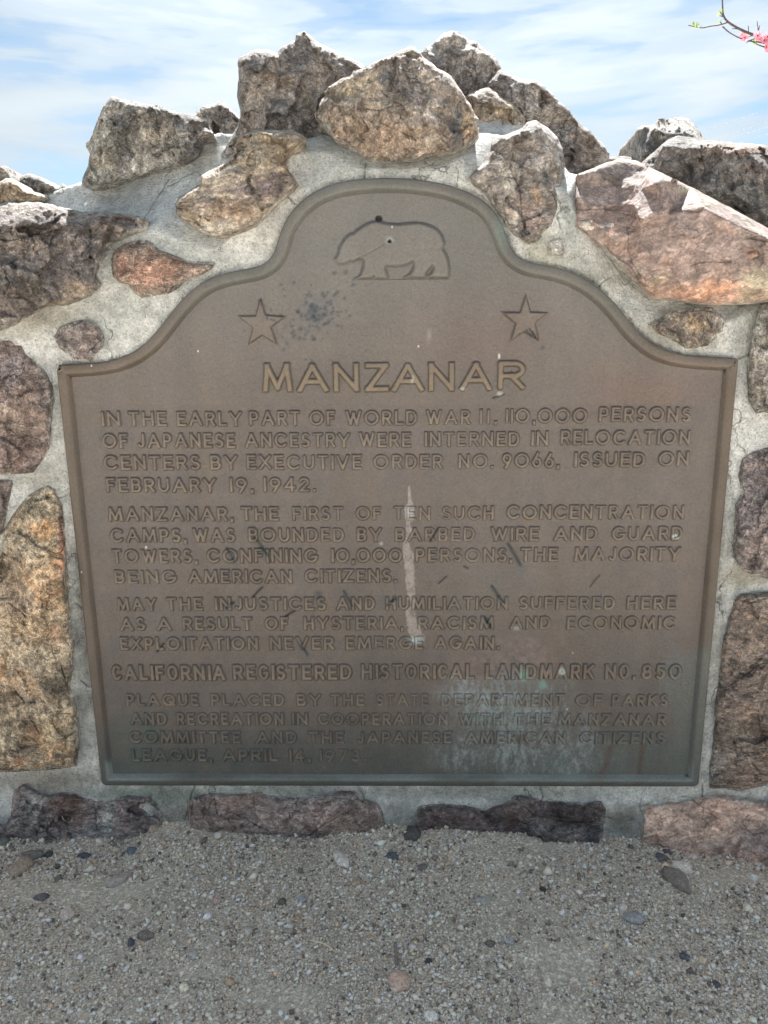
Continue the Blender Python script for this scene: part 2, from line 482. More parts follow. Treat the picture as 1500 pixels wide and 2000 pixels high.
# bare trodden patches (photo pixels) where the grit is thin
BARE = [(560, 1950, 75, 30), (1110, 1890, 70, 45), (1090, 1985, 60, 25), (400, 1635, 110, 16), (1050, 1655, 70, 12), (1440, 1700, 70, 20), (140, 1740, 130, 18)]
def gravel():
    rng = np.random.default_rng(11)
    n_ = 330000
    x = rng.uniform(-1.0, 1.0, n_); y = rng.uniform(-0.78, 0.03, n_)
    P = np.stack([x, y, np.zeros(n_)], 1)
    u, v = to_px(P)
    keep = (u > -160) & (u < 1660) & (v < 2120)
    dens = 0.72 + 0.75 * fbm(np.stack([x * 7, y * 7, 0 * x], 1), 4, 3) + 0.3 * fbm(np.stack([x * 40, y * 40, 0 * x], 1), 2, 8)
    for bu, bv, ru, rv in BARE:
        dens -= 1.3 * np.exp(-(((u - bu) / ru) ** 2 + ((v - bv) / rv) ** 2))
    keep &= rng.uniform(0, 1, n_) < dens
    x, y, u, v = x[keep], y[keep], u[keep], v[keep]
    k = len(x)
    z = ground_h(x, y)
    size = 0.00104 * np.exp(rng.normal(0, 0.42, k))
    bigm = rng.uniform(0, 1, k) < 0.015 * (1 + 1.2 * fbm(np.stack([x * 5, y * 5, 0 * x + 2], 1), 2, 4))
    size[bigm] = rng.uniform(0.0018, 0.0040, bigm.sum())
    edge = (y > -0.14) & (rng.uniform(0, 1, k) < 0.03)
    size[edge] *= rng.uniform(1.2, 2.4, edge.sum())
    # octahedral grain with random squash and rotation
    base = np.array([[1, 0, 0], [0, 1, 0], [-1, 0, 0], [0, -1, 0], [0, 0, 1], [0, 0, -1], ], float)
    fb = np.array([[0, 1, 4], [1, 2, 4], [2, 3, 4], [3, 0, 4], [1, 0, 5], [2, 1, 5], [3, 2, 5], [0, 3, 5]])
    pts = base[None] * rng.uniform(0.65, 1.35, (k, 6, 1)) + rng.normal(0, 0.22, (k, 6, 3))
    q = rng.normal(0, 1, (k, 4)); q /= np.linalg.norm(q, axis=1)[:, None]
    a, b, c, d = q.T
    Rm = np.stack([np.stack([1 - 2 * (c * c + d * d), 2 * (b * c - a * d), 2 * (b * d + a * c)], 1),
                   np.stack([2 * (b * c + a * d), 1 - 2 * (b * b + d * d), 2 * (c * d - a * b)], 1),
                   np.stack([2 * (b * d - a * c), 2 * (c * d + a * b), 1 - 2 * (b * b + c * c)], 1)], 1)
    pts = np.einsum('kij,knj->kni', Rm, pts)
    pts[:, :, 2] *= 0.8
    pts *= size[:, None, None] * 1.25
    pts[:, :, 0] += x[:, None]; pts[:, :, 1] += y[:, None]
    pts[:, :, 2] += (z + size * 0.6)[:, None]
    V = pts.reshape(-1, 3)
    Fc = (fb[None] + (np.arange(k) * 6)[:, None, None]).reshape(-1, 3)
    pal = s2l([(216, 207, 196), (192, 181, 170), (234, 224, 208), (140, 128, 118), (255, 251, 242), (104, 98, 94), (218, 190, 164), (206, 198, 190), (204, 182, 162)])
    pr = np.array([0.23, 0.18, 0.16, 0.09, 0.09, 0.035, 0.055, 0.12, 0.04]); pr /= pr.sum()
    ci = rng.choice(len(pal), k, p=pr)
    col = np.clip(pal[ci] * rng.uniform(0.85, 1.5, (k, 1)), 0, 0.92)
    col = np.repeat(col, 6, 0)
    m, nt, b = new_mat('grit_grains')
    c_ = attr(nt)
    c_ = mix(nt, 1.0, c_, ramp(nt, noise(nt, pos(nt), 900, 2, 0.5), [(0.3, 0.8), (0.7, 1.2)]), 'MULTIPLY')
    nt.links.new(c_, b.inputs['Base Color']); b.inputs['Roughness'].default_value = 0.75
    o = link('gravel', mesh('gravel', V, Fc, col), m, smooth=False)
    o['kind'] = 'stuff'
    o['label'] = 'coarse grey sand and fine gravel covering the ground'
    print('grains', k)
gravel()
#@@WALL
# ------------------------------------------------------------------ the plaque outline (needed by the mortar too)
OUT_TOP = [(112, 712), (135, 712), (165, 710), (195, 708), (220, 704), (240, 698), (258, 690), (274, 680), (288, 669), (303, 653), (320, 631), (335, 611), (352, 590), (370, 571), (390, 555), (410, 543), (430, 536),
           (452, 531), (475, 527), (498, 523), (513, 520), (523, 514), (532, 505), (538, 493), (542, 480), (545, 462), (549, 448), (556, 432), (565, 418), (575, 406), (587, 394), (601, 384), (616, 374), (633, 366), (650, 360),
           (670, 355), (690, 352), (710, 350), (730, 349), (750, 348.5), (775, 348.7), (800, 350), (825, 352.5), (850, 356.5), (870, 360.5), (890, 366), (906, 372), (922, 379), (937, 387), (950, 396), (961, 406), (970, 418), (977, 430), (983, 443),
           (987, 455), (991, 468), (994, 480), (998, 492), (1004, 502), (1012, 508.5), (1022, 512), (1040, 515), (1060, 518), (1080, 521.5), (1100, 526), (1118, 533), (1135, 541), (1152, 551), (1168, 562), (1183, 575), (1197, 589), (1210, 604),
           (1222, 620), (1234, 636), (1247, 651), (1260, 663), (1276, 675), (1296, 684), (1318, 690.5), (1338, 693), (1360, 695), (1385, 697), (1410, 698), (1440, 699)]
OUT = OUT_TOP + [(1362, 1533), (201, 1531)]
OUT = [tuple(p) for p in OUT]

def tin_eval(pts3, q):
    """linear interpolation of scattered (u, v, value) at q (n,2)"""
    P = np.array(pts3, float)
    r = delaunay_2d_cdt([Vector((a, b)) for a, b, _ in P], [], [], 0, 1e-4)
    V2 = np.array([tuple(v) for v in r[0]]); src = [o[0] for o in r[3]]
    val = np.array([P[s, 2] for s in src])
    out = np.full(len(q), np.nan)
    for f in r[2]:
        a, b, c = (V2[i] for i in f[:3])
        det = (b[0] - a[0]) * (c[1] - a[1]) - (c[0] - a[0]) * (b[1] - a[1])
        if abs(det) < 1e-9: continue
        lo = np.minimum(np.minimum(a, b), c) - 1; hi = np.maximum(np.maximum(a, b), c) + 1
        m = np.where((q[:, 0] >= lo[0]) & (q[:, 0] <= hi[0]) & (q[:, 1] >= lo[1]) & (q[:, 1] <= hi[1]) & np.isnan(out))[0]
        if not len(m): continue
        w1 = ((q[m, 0] - a[0]) * (c[1] - a[1]) - (c[0] - a[0]) * (q[m, 1] - a[1])) / det
        w2 = ((b[0] - a[0]) * (q[m, 1] - a[1]) - (q[m, 0] - a[0]) * (b[1] - a[1])) / det
        ok = (w1 >= -1e-6) & (w2 >= -1e-6) & (w1 + w2 <= 1 + 1e-6)
        mm = m[ok]
        out[mm] = val[f[0]] * (1 - w1[ok] - w2[ok]) + val[f[1]] * w1[ok] + val[f[2]] * w2[ok]
    bad = np.where(np.isnan(out))[0]
    for i in bad:
        j = np.argmin(((P[:, :2] - q[i]) ** 2).sum(1)); out[i] = P[j, 2]
    return out

def slab(name, poly, mat, parent, base, Y=0.0, ctrl=(), bulge=0.02, roll=30, thick=0.12, jag=2.5, rough=0.004, rfreq=28, facet=0.0, nf=7, sp=3.6,
         spots=(), cracks=(), seed=0, label=None, shrink=0.8, aniso=(1, 1, 1), under=None, ledges=(), topback=0.0, tbw=11, chip=0.0, desat=0.32, smear=False, cs=1.0, gain=1.0, crk=0.32):
    rng = np.random.default_rng(seed + 100)
    P3 = [(p[0], p[1], p[2] if len(p) > 2 else 0.0) for p in poly]
    P2 = np.array([p[:2] for p in P3], float)
    # outline, resampled with fractal jaggedness
    ol = []
    n = len(P2)
    area = 0.5 * sum(P2[i][0] * P2[(i + 1) % n][1] - P2[(i + 1) % n][0] * P2[i][1] for i in range(n))
    sgn = 1 if area > 0 else -1
    for i in range(n):
        a, b = P2[i], P2[(i + 1) % n]
        L = np.hypot(*(b - a)); k = max(1, int(round(L / (sp * 1.1))))
        nrm = np.array([b[1] - a[1], a[0] - b[0]]) / max(L, 1e-6) * sgn
        t = np.arange(k) / k
        q = a + (b - a) * t[:, None]
        z = np.stack([q[:, 0] / 24, q[:, 1] / 24, np.full(k, seed * 1.7)], 1)
        d = jag * (1.5 * fbm(z, 5, seed, 0.7))
        ol.append(q + nrm * d[:, None])
    ol = np.concatenate(ol)
    # interior points
    lo, hi = ol.min(0), ol.max(0)
    gx = np.arange(lo[0], hi[0], sp); gy = np.arange(lo[1], hi[1], sp * 0.87)
    X, Yg = np.meshgrid(gx, gy); X = X + (np.arange(len(gy)) % 2)[:, None] * sp * 0.5
    q = np.stack([X.ravel(), Yg.ravel()], 1) + rng.uniform(-0.22, 0.22, (X.size, 2)) * sp
    q = q[inside(q, ol)]
    dq = dist_poly(q, ol[::2] if len(ol) > 600 else ol)
    q = q[dq > sp * 0.5]; dq = dq[dq > sp * 0.5]
    if cracks:
        ex = []
        for ci, pts in enumerate(cracks):
            pp = np.concatenate([np.array(pts[i], float) + (np.array(pts[i + 1], float) - pts[i]) * np.linspace(0, 1, max(2, int(np.hypot(pts[i + 1][0] - pts[i][0], pts[i + 1][1] - pts[i][1]) / 2.2)), endpoint=False)[:, None] for i in range(len(pts) - 1)])
            pp = pp + 3.2 * np.stack([fbm(np.c_[pp / 13, np.full(len(pp), ci)], 4, seed), fbm(np.c_[pp / 13, np.full(len(pp), ci + 9.)], 4, seed + 1)], 1)
            t_ = np.gradient(pp, axis=0); t_ /= np.linalg.norm(t_, axis=1)[:, None] + 1e-9
            nn_ = np.stack([-t_[:, 1], t_[:, 0]], 1)
            wd = 0.9 + 0.5 * fbm(np.c_[pp / 20, np.full(len(pp), 4.)], 2, seed)
            ex.append((pp, nn_, wd))
        cl_ = np.concatenate([e_[0] for e_ in ex])
        dmin = np.array([np.min((cl_[:, 0] - a_) ** 2 + (cl_[:, 1] - b_) ** 2) for a_, b_ in q]) if len(q) * len(cl_) < 4e7 else np.full(len(q), 99.)
        q = q[dmin > 9]; dq = dq[dmin > 9]
        add = np.concatenate([np.concatenate([e_[0], e_[0] + e_[1] * 1.4 * e_[2][:, None], e_[0] - e_[1] * 1.4 * e_[2][:, None], e_[0] + e_[1] * 3, e_[0] - e_[1] * 3]) for e_ in ex])
        add = add[inside(add, ol)]
        da = dist_poly(add, ol[::2] if len(ol) > 600 else ol)
        add = add[da > 1.2]; da = da[da > 1.2]
        q = np.concatenate([q, add]); dq = np.concatenate([dq, da])
    no = len(ol)
    allp = np.concatenate([ol, q])
    d = np.concatenate([np.zeros(no), dq])
    r = delaunay_2d_cdt([Vector(p) for p in allp], [], [list(range(no))], 1, 1e-5)
    V2 = np.array([tuple(v) for v in r[0]])
    src = np.array([(o[0] if len(o) else -1) for o in r[3]])
    tri = np.array([f[:3] for f in r[2] if len(f) == 3])
    if (src < 0).any():
        dd = dist_poly(V2[src < 0], ol)
    D = np.where(src >= 0, d[np.clip(src, 0, None)], 0.0)
    # depth
    y = np.full(len(V2), Y, float)
    tp = P3 + [(c[0], c[1], c[2] * cs) for c in ctrl]
    if any(abs(p[2]) > 1e-9 for p in tp):
        y += tin_eval(tp, V2)
    wn = fbm(np.c_[V2 / 18.0, np.full(len(V2), seed + .5)], 3, seed)
    e = np.clip(D / np.clip(roll * (1 + 1.0 * wn), 2, None), 0, 1)
    y -= bulge * e ** 0.9
    if topback:
        na = ol; d1 = np.roll(ol, -1, 0) - np.roll(ol, 1, 0); nrm_ = np.stack([d1[:, 1], -d1[:, 0]], 1) * sgn
        nrm_ /= np.linalg.norm(nrm_, axis=1)[:, None] + 1e-9
        wtb = tbw * (1 + 0.9 * fbm(np.c_[V2 / 25.0, np.full(len(V2), seed + 2.5)], 3, seed + 1))
        near = np.where(D < tbw * 2.2)[0]
        for s0 in range(0, len(near), 500):
            ii = near[s0:s0 + 500]
            j = ((V2[ii, None, :] - ol[None, :, :]) ** 2).sum(2).argmin(1)
            up = np.clip(-nrm_[j, 1] * 1.25 - 0.2, 0, 1)
            y[ii] += topback * up * np.clip(1 - D[ii] / np.clip(wtb[ii], 2, None), 0, 1)
    c = P2.mean(0); size = np.sqrt(abs(area))
    if facet:
        g = rng.normal(0, 1, (nf, 2)); g /= np.linalg.norm(g, axis=1)[:, None]
        sl_ = rng.uniform(0.3, 1.0, nf)
        Fm = np.full(len(V2), 0.0)
        for k in range(nf):
            qk = c + g[k] * size * rng.uniform(0.08, 0.30)
            Fm = np.maximum(Fm, ((V2 - qk) @ g[k]) / size * sl_[k])
        Fm -= 0.12 * np.minimum.reduce([np.abs(((V2 - c - rng.normal(0, .2, 2) * size) @ gg)) / size for gg in g[:3]])
        y += facet * Fm
    W0 = at(V2[:, 0], V2[:, 1], y)
    fade = np.clip(0.35 + D / 12, 0, 1)
    an = np.array(aniso)
    nz = fbm(W0 * an * rfreq, 5, seed, 0.55) + 0.55 * ridged(W0 * an * rfreq * 0.6 + 9, 4, seed + 5)
    y = y - rough * 0.8 * nz * fade
    if chip:
        Wc = W0 * an + 0.012 * np.stack([fbm(W0 * 40, 3, 1), fbm(W0 * 40, 3, 2), fbm(W0 * 40, 3, 3)], 1)
        y = y - chip * fade * (0.9 * chips(Wc, 8.5, seed + 5) + chips(Wc, 17, seed) + 0.30 * chips(Wc, 48, seed + 9) + 0.09 * chips(Wc, 120, seed + 19))
    for (w_, dep, pts) in ledges:          # stepped breaks: (width px, depth m, polyline)
        dl = dist_poly(V2, pts, False)
        y = y + dep * np.exp(-(dl / w_) ** 2)
    cc = np.tile(s2l(base), (len(V2), 1))
    wob = np.stack([fbm(np.stack([V2[:, 0] / 22, V2[:, 1] / 22, np.full(len(V2), seed + 3.3)], 1), 4, 1), fbm(np.stack([V2[:, 0] / 22, V2[:, 1] / 22, np.full(len(V2), seed + 8.3)], 1), 4, 2)], 1)
    for s in spots:
        (su, sv, ru, rv, rgb) = s[:5]; st = s[5] if len(s) > 5 else 0.85; ang = R_(s[6]) if len(s) > 6 else 0
        dx = V2[:, 0] - su + wob[:, 0] * ru * 0.55; dy = V2[:, 1] - sv + wob[:, 1] * rv * 0.55
        a_ = (dx * math.cos(ang) + dy * math.sin(ang)) / ru; b_ = (-dx * math.sin(ang) + dy * math.cos(ang)) / rv
        k = st * np.clip(1.6 - 1.25 * np.sqrt(a_ * a_ + b_ * b_), 0, 1)
        cc = cc * (1 - k[:, None]) + s2l(rgb) * k[:, None]
    lum = cc.mean(1)[:, None]; cc = (cc * (1 - desat) + lum * desat) * gain
    if cracks:
        for (pp, nn_, wd) in ex:
            lo_ = pp.min(0) - 8; hi_ = pp.max(0) + 8
            m = np.where((V2[:, 0] > lo_[0]) & (V2[:, 0] < hi_[0]) & (V2[:, 1] > lo_[1]) & (V2[:, 1] < hi_[1]))[0]
            for s0 in range(0, len(m), 2000):
                ii = m[s0:s0 + 2000]
                dl = np.sqrt(((V2[ii, None, :] - pp[None]) ** 2).sum(2).min(1))
                k = np.exp(-(dl / 1.15) ** 2)
                y[ii] += 0.0028 * k
                cc[ii] = cc[ii] * (1 - crk * k[:, None])
    if smear:
        f1 = fbm(np.c_[V2 / 9.0, np.full(len(V2), seed + 4.5)], 4, 61, 0.65); f2 = fbm(np.c_[V2 / 40.0, np.full(len(V2), seed + 6.5)], 2, 62)
        low = np.clip((V2[:, 1] - (P2[:, 1].min() * .45 + P2[:, 1].max() * .55)) / 20, 0, 1) if P2[:, 1].min() < 330 else 1.0
        k = np.clip((1 - D / (7 + 12 * np.clip(f2, -.3, 1))) * 1.2 + f1 * 1.5 - 0.15, 0, 1) * (D < 24) * low
        k = (k * 0.75)[:, None]
        cc = cc * (1 - k) + s2l((186, 186, 180)) * k
    if under is not None:
        y = under(V2, y)
    W0 = at(V2[:, 0], V2[:, 1], y)
    # orientation: front faces look towards the camera (-y)
    a, b, c3 = W0[tri[:, 0]], W0[tri[:, 1]], W0[tri[:, 2]]
    ny = np.cross(b - a, c3 - a)[:, 1].sum()
    if ny > 0: tri = tri[:, ::-1]
    # rim loop: boundary edges
    ed = {}
    for t in tri:
        for i in range(3):
            ed[(t[i], t[(i + 1) % 3])] = 1
    bnd = {a_: b_ for (a_, b_) in ed if (b_, a_) not in ed}
    st = next(iter(bnd)); loop = [st]
    while True:
        nx = bnd.get(loop[-1])
        if nx is None or nx == st or len(loop) > len(bnd): break
        loop.append(nx)
    loop = np.array(loop)
    verts = [W0]; faces = [tuple(t) for t in tri]; cols = [cc]
    cen = W0[loop].mean(0)
    prev = loop; off = len(W0); nl = len(loop)
    for k, (tk, sk) in enumerate(((0.10, 1 - (1 - shrink) * 0.10 - 0.004), (0.5, 1 - (1 - shrink) * 0.4), (0.8, 1 - (1 - shrink) * 0.7), (1.0, shrink))):
        ringp = W0[loop].copy()
        ringp[:, 0] = cen[0] + (ringp[:, 0] - cen[0]) * sk
        ringp[:, 2] = cen[2] + (ringp[:, 2] - cen[2]) * sk
        ringp[:, 1] = ringp[:, 1] * (1 - tk) + (Y + thick) * tk + (0 if k == 3 else thick * 0.06) * fbm(ringp * 20, 3, seed + k)
        ringp[:, [0, 2]] += rough * (0.0 if k == 0 else 0.5) * np.stack([fbm(ringp * 30, 3, seed + 3), fbm(ringp * 30, 3, seed + 4)], 1)
        idx = np.arange(off, off + nl); off += nl
        verts.append(ringp); cols.append(cc[loop])
        for i in range(nl):
            j = (i + 1) % nl
            faces.append((prev[j], prev[i], idx[i], idx[j]))
        prev = idx
    cb = verts[-1].mean(0); verts.append(cb[None]); cols.append(cc[loop].mean(0)[None])
    for i in range(nl):
        faces.append((prev[(i + 1) % nl], prev[i], off))
    me = mesh(name, np.concatenate(verts), faces, np.concatenate(cols))
    o = link(name, me, mat, parent)
    if label: o['label'] = label
    return o

def z2(L, s=2.0, ox=0, oy=0):
    return [((p[0] / s + ox), (p[1] / s + oy)) + tuple(p[2:]) for p in L]

WALL = empty('stone_wall', (0, 0, 0), 'rough rubble stone wall in grey mortar with jagged boulders along its top', 'wall')

# ------------------------------------------------------------------ mortar body
mort_top = [(-420, 470, .12), (-200, 430, .12), (-60, 400, .12), (60, 386, .12), (100, 376, .125), (128, 366, .13), (152, 357, .135), (185, 352, .135), (300, 305, .13), (385, 276, .13), (402, 264, .14), (432, 260, .14), (470, 264, .14), (560, 268, .10), (600, 272, .07), (626, 262, .08),
            (650, 262, .08), (720, 270, .05), (800, 290, .05), (900, 262, .07), (935, 235, .12), (975, 232, .13), (1012, 238, .13), (1050, 262, .1), (1095, 318, .08), (1112, 338, .05), (1130, 342, .05), (1180, 340, .12), (1240, 344, .15), (1300, 366, .15), (1400, 390, .15), (1500, 440, .16), (1650, 440, .16), (1920, 470, .16)]
mort_poly = mort_top + [(1920, 1100), (1920, 1790), (1300, 1790), (700, 1790), (100, 1790), (-420, 1790), (-420, 1100)]
mort_ctrl = [(160, 400, .105), (200, 380, .11), (300, 345, .10), (390, 300, .115), (420, 290, .12), (330, 375, .08), (250, 410, .07), (200, 430, .05), (345, 400, .05), (440, 330, .09), (400, 350, .085), (300, 440, .012), (330, 460, .004), (210, 500, 0), (260, 460, 0.004), (420, 490, 0),
             (560, 310, .012), (575, 290, .03), (630, 280, .045), (600, 296, .02), (650, 300, .012), (700, 330, 0), (560, 380, 0), (850, 330, 0), (900, 310, .005), (930, 300, .02), (940, 270, .05), (980, 270, .06), (960, 340, .0), (1000, 330, .01),
             (1110, 380, .0), (1130, 430, 0), (1100, 480, 0), (1200, 600, 0), (1040, 480, 0), (1240, 395, .08), (1350, 420, .11), (1450, 470, .10), (1500, 520, .08), (1560, 560, .02), (1400, 640, 0), (20, 640, 0), (100, 560, 0), (-100, 640, 0), (1560, 1100, 0), (-60, 1100, 0),
             (750, 700, 0), (750, 1540, 0), (60, 1530, -.003), (1400, 1530, -.003), (300, 1600, -.004), (750, 1600, -.004), (1200, 1600, -.006), (1900, 640, 0), (-400, 640, 0)]
OUT_A = np.array(OUT)
def mortar_under(V2, y):
    s = sdf(V2, OUT)
    y = np.where(s < -9, 0.03, y)
    tr = (s > -9) & (s < 0)
    y = np.where(tr, np.minimum(y, 0.008), y)
    # open gap along the right-hand shoulder of the casting
    gap = (s >= -4) & (s < 4.5) & (V2[:, 0] > 880) & (V2[:, 0] < 1330) & (V2[:, 1] < 705)
    y = np.where(gap, y + 0.003, y)
    # softly towelled hollow close to the casting
    y = y + 0.003 * np.exp(-np.clip(s, 0, None) / 10) + 0.0
    return y
G = (224, 225, 222)
slab('mortar', mort_poly, M_MORTAR, WALL, G, Y=0.004, ctrl=mort_ctrl, bulge=0.0, thick=0.5, jag=2.2, rough=0.0045, rfreq=20, sp=5.0, desat=0.1, seed=1, shrink=0.99, under=mortar_under,
     spots=[(300, 380, 180, 90, (184, 190, 192), .8), (330, 520, 110, 60, (182, 187, 184), .7), (240, 610, 70, 60, (178, 184, 178), .6), (60, 620, 120, 40, (160, 157, 145), .8), (60, 930, 60, 30, (172, 170, 162), .6),
            (170, 1200, 30, 250, (146, 148, 143), .8), (1400, 1200, 30, 300, (168, 170, 164), .5), (300, 1552, 140, 18, (132, 150, 142), .8), (560, 1548, 200, 15, (150, 158, 152), .7), (980, 1548, 280, 16, (160, 166, 162), .7), (80, 1525, 110, 26, (160, 153, 142), .8),
            (340, 1600, 60, 60, (140, 142, 134), .8), (790, 1600, 40, 50, (150, 152, 146), .7), (1215, 1605, 40, 40, (126, 126, 118), .8), (1130, 580, 70, 70, (156, 162, 150), .8), (1300, 640, 100, 50, (158, 156, 146), .7), (1060, 490, 40, 40, (160, 160, 142), .7), (1460, 1125, 60, 25, (160, 155, 140), .8), (1480, 650, 50, 60, (150, 152, 146), .6),
            (700, 320, 140, 40, (178, 184, 184), .7), (880, 330, 90, 30, (176, 182, 182), .6), (1115, 420, 25, 70, (166, 172, 170), .7)],
     cracks=[[(716, 320), (712, 332), (711, 350)], [(576, 398), (564, 384), (556, 378)], [(380, 1534), (372, 1560), (362, 1600), (356, 1640)], [(1055, 1538), (1060, 1555), (1052, 1570)], [(700, 1534), (712, 1560), (740, 1580)], [(1168, 560), (1182, 548), (1196, 540)], [(1440, 700), (1452, 696), (1470, 690)], [(1370, 1535), (1372, 1560), (1330, 1556)], [(330, 350), (300, 400), (280, 430)],
             [(160, 1330), (172, 1340), (182, 1338)], [(150, 1180), (165, 1190)]])

# ------------------------------------------------------------------ stones: (outline in photo pixels)
ST = []
def stone(poly, base, label, mat=None, **k):
    k.setdefault('seed', len(ST) + 11)
    sky_ = min(q[1] for q in poly) < 420
    k.setdefault('chip', 0.020 if sky_ else 0.0085)
    k.setdefault('topback', 0.006 if sky_ else 0.0); k.setdefault('tbw', 6)
    k['bulge'] = k.get('bulge', .02) * 0.35
    k['roll'] = 6 if sky_ else 7
    k.setdefault('cs', 0.5 if sky_ else 0.9)
    k['facet'] = k.get('facet', 0) * 1.0
    if not sky_: k['Y'] = min(k.get('Y', 0), .0015)
    k.setdefault('gain', 1.42 if sky_ else 1.6); k.setdefault('smear', True)
    k.setdefault('sp', 3.3)
    o = slab('stone', poly, mat or M_ROCK, WALL, base, label=label, **k)
    ST.append(o)
    return o

# row of boulders against the sky, back ones first
stone(z2([(765, 440), (775, 425), (800, 412), (840, 405), (858, 397), (880, 402), (900, 425), (925, 445), (950, 470), (950, 520), (900, 560), (800, 560), (760, 500), (755, 450)]),
      (140, 132, 124), 'small pale jagged rock between the two tall grey boulders on the left', Y=.24, bulge=.03, facet=.05, thick=.1, jag=2, rough=.005, spots=[(395, 220, 20, 12, (165, 155, 138))])
stone(z2([(145, 208), (165, 185), (200, 160), (235, 130), (265, 120), (290, 122), (315, 140), (330, 155), (365, 165), (395, 195), (430, 215), (445, 235), (458, 268), (440, 310), (400, 400), (320, 420), (250, 400), (205, 330), (170, 225)], 2, 750, 0) ,
      (140, 134, 130), 'highest grey-brown pointed boulder behind the centre, smooth right face', Y=.24, bulge=.03, roll=26, thick=.22, jag=2, rough=.004,
      ctrl=[(888, 66, .0), (872, 95, -.02), (858, 120, -.02), (835, 90, .06), (925, 105, -.045), (950, 160, -.03), (900, 180, -.05)], spots=[(845, 90, 18, 40, (150, 150, 150), .8, 40), (930, 110, 40, 40, (148, 138, 130)), (900, 160, 30, 30, (125, 118, 115))],
      cracks=[[(935, 80), (922, 110), (932, 150)]])
stone(z2([(400, 320), (430, 290), (455, 268), (480, 285), (510, 300), (555, 312), (590, 310), (620, 330), (650, 360), (690, 400), (715, 425), (740, 450), (770, 485), (800, 505), (830, 540), (860, 570), (882, 600), (880, 625), (860, 640), (830, 655), (800, 675), (760, 680), (735, 690), (660, 700), (600, 600), (500, 560), (420, 480), (385, 380)], 2, 750, 0),
      (150, 141, 135), 'long rugged brown boulder sloping down to the right behind the wall top', mat=M_SHALE, Y=.20, bulge=.05, roll=40, thick=.25, jag=3.2, rough=.012, rfreq=22, aniso=(1.2, 1, .8),
      ctrl=[(985, 160, -.02), (1010, 180, -.03), (1060, 190, .05), (1100, 240, .045), (1150, 280, .03), (1040, 240, .0), (1090, 280, -.01), (1140, 320, -.02)],
      spots=[(970, 175, 30, 40, (120, 112, 112)), (1090, 240, 60, 40, (165, 155, 145), .7, 40), (1150, 290, 30, 40, (145, 128, 112), .7), (1110, 300, 40, 24, (126, 110, 104), .7)],
      cracks=[[(1010, 200), (1050, 235), (1090, 270), (1130, 300)], [(985, 150), (1000, 180), (998, 200)]])
stone(z2([(320, 375), (340, 360), (375, 348), (410, 342), (430, 355), (460, 380), (500, 405), (545, 450), (560, 480), (540, 530), (450, 540), (370, 520), (345, 440), (350, 400)], 2, 750, 0),
      (158, 142, 122), 'small tan pointed rock tucked below the highest boulder', Y=.13, bulge=.035, facet=.05, thick=.1, jag=2, rough=.006, spots=[(940, 200, 20, 14, (135, 122, 112)), (990, 215, 25, 12, (175, 155, 125))])
stone(z2([(990, 500), (1010, 490), (1055, 485), (1070, 465), (1120, 460, .09), (1170, 458, .12), (1195, 465, .11), (1220, 495, .08), (1250, 540, .03), (1260, 600), (1100, 640), (1000, 640), (990, 570)], 2, 750, 0),
      (142, 140, 134), 'blocky grey rock with a lit slanting top, rear right of the wall', Y=.30, bulge=.015, roll=14, thick=.16, jag=1.6, rough=.005,
      ctrl=[(1275, 253, -.06), (1300, 262, -.05), (1262, 290, -.06), (1275, 248, -.01), (1345, 262, -.02), (1290, 285, -.03), (1320, 262, -.02), (1320, 250, .03)],
      spots=[(1262, 280, 16, 26, (112, 112, 114), .9), (1320, 245, 40, 14, (136, 132, 126), .6)], cracks=[[(1278, 248), (1300, 266), (1310, 268)]])
stone(z2([(880, 612), (930, 610), (990, 618), (1010, 660), (980, 700), (880, 700)], 2, 750, 0),
      (120, 112, 108), 'low flat stone in the gap at the wall top, right of the long boulder', Y=.34, bulge=.02, thick=.15, jag=2, rough=.005)
stone(z2([(1000, 640, .03), (1040, 605, .03), (1085, 565, .03), (1110, 545, .04), (1150, 530, .05), (1240, 543, .05), (1310, 552, .05), (1400, 558, .06), (1500, 570, .07), (1620, 590, .08), (1680, 700), (1660, 930), (1560, 960), (1460, 900), (1380, 820), (1240, 780), (1100, 720), (1000, 665)], 2, 750, 0),
      (128, 122, 118), 'large grey-brown angular boulder at the right edge behind the slanted slab', mat=M_ROCK, Y=.17, bulge=.02, roll=24, thick=.3, jag=2, rough=.006, shrink=.9,
      ctrl=[(1296, 285, -.02), (1305, 330, -.03), (1340, 290, -.03), (1372, 290, -.035), (1376, 365, -.02), (1382, 330, .0), (1420, 300, -.04), (1440, 380, -.05), (1500, 330, -.05), (1500, 420, -.05), (1400, 285, -.03), (1450, 287, -.03), (1400, 284, -.02), (1560, 340, -.05), (1280, 320, .0)],
      spots=[(1420, 283, 80, 8, (140, 132, 120), .8, 4), (1340, 330, 30, 50, (118, 116, 114)), (1450, 290, 60, 14, (160, 130, 115), .7), (1480, 340, 50, 30, (140, 122, 118), .7), (1440, 370, 60, 40, (128, 126, 124), .8), (1390, 330, 16, 40, (112, 110, 112), .8)],
      cracks=[[(1366, 290), (1376, 330), (1370, 360)], [(1410, 282), (1440, 300), (1500, 300)], [(1335, 315), (1350, 335), (1352, 350)]])

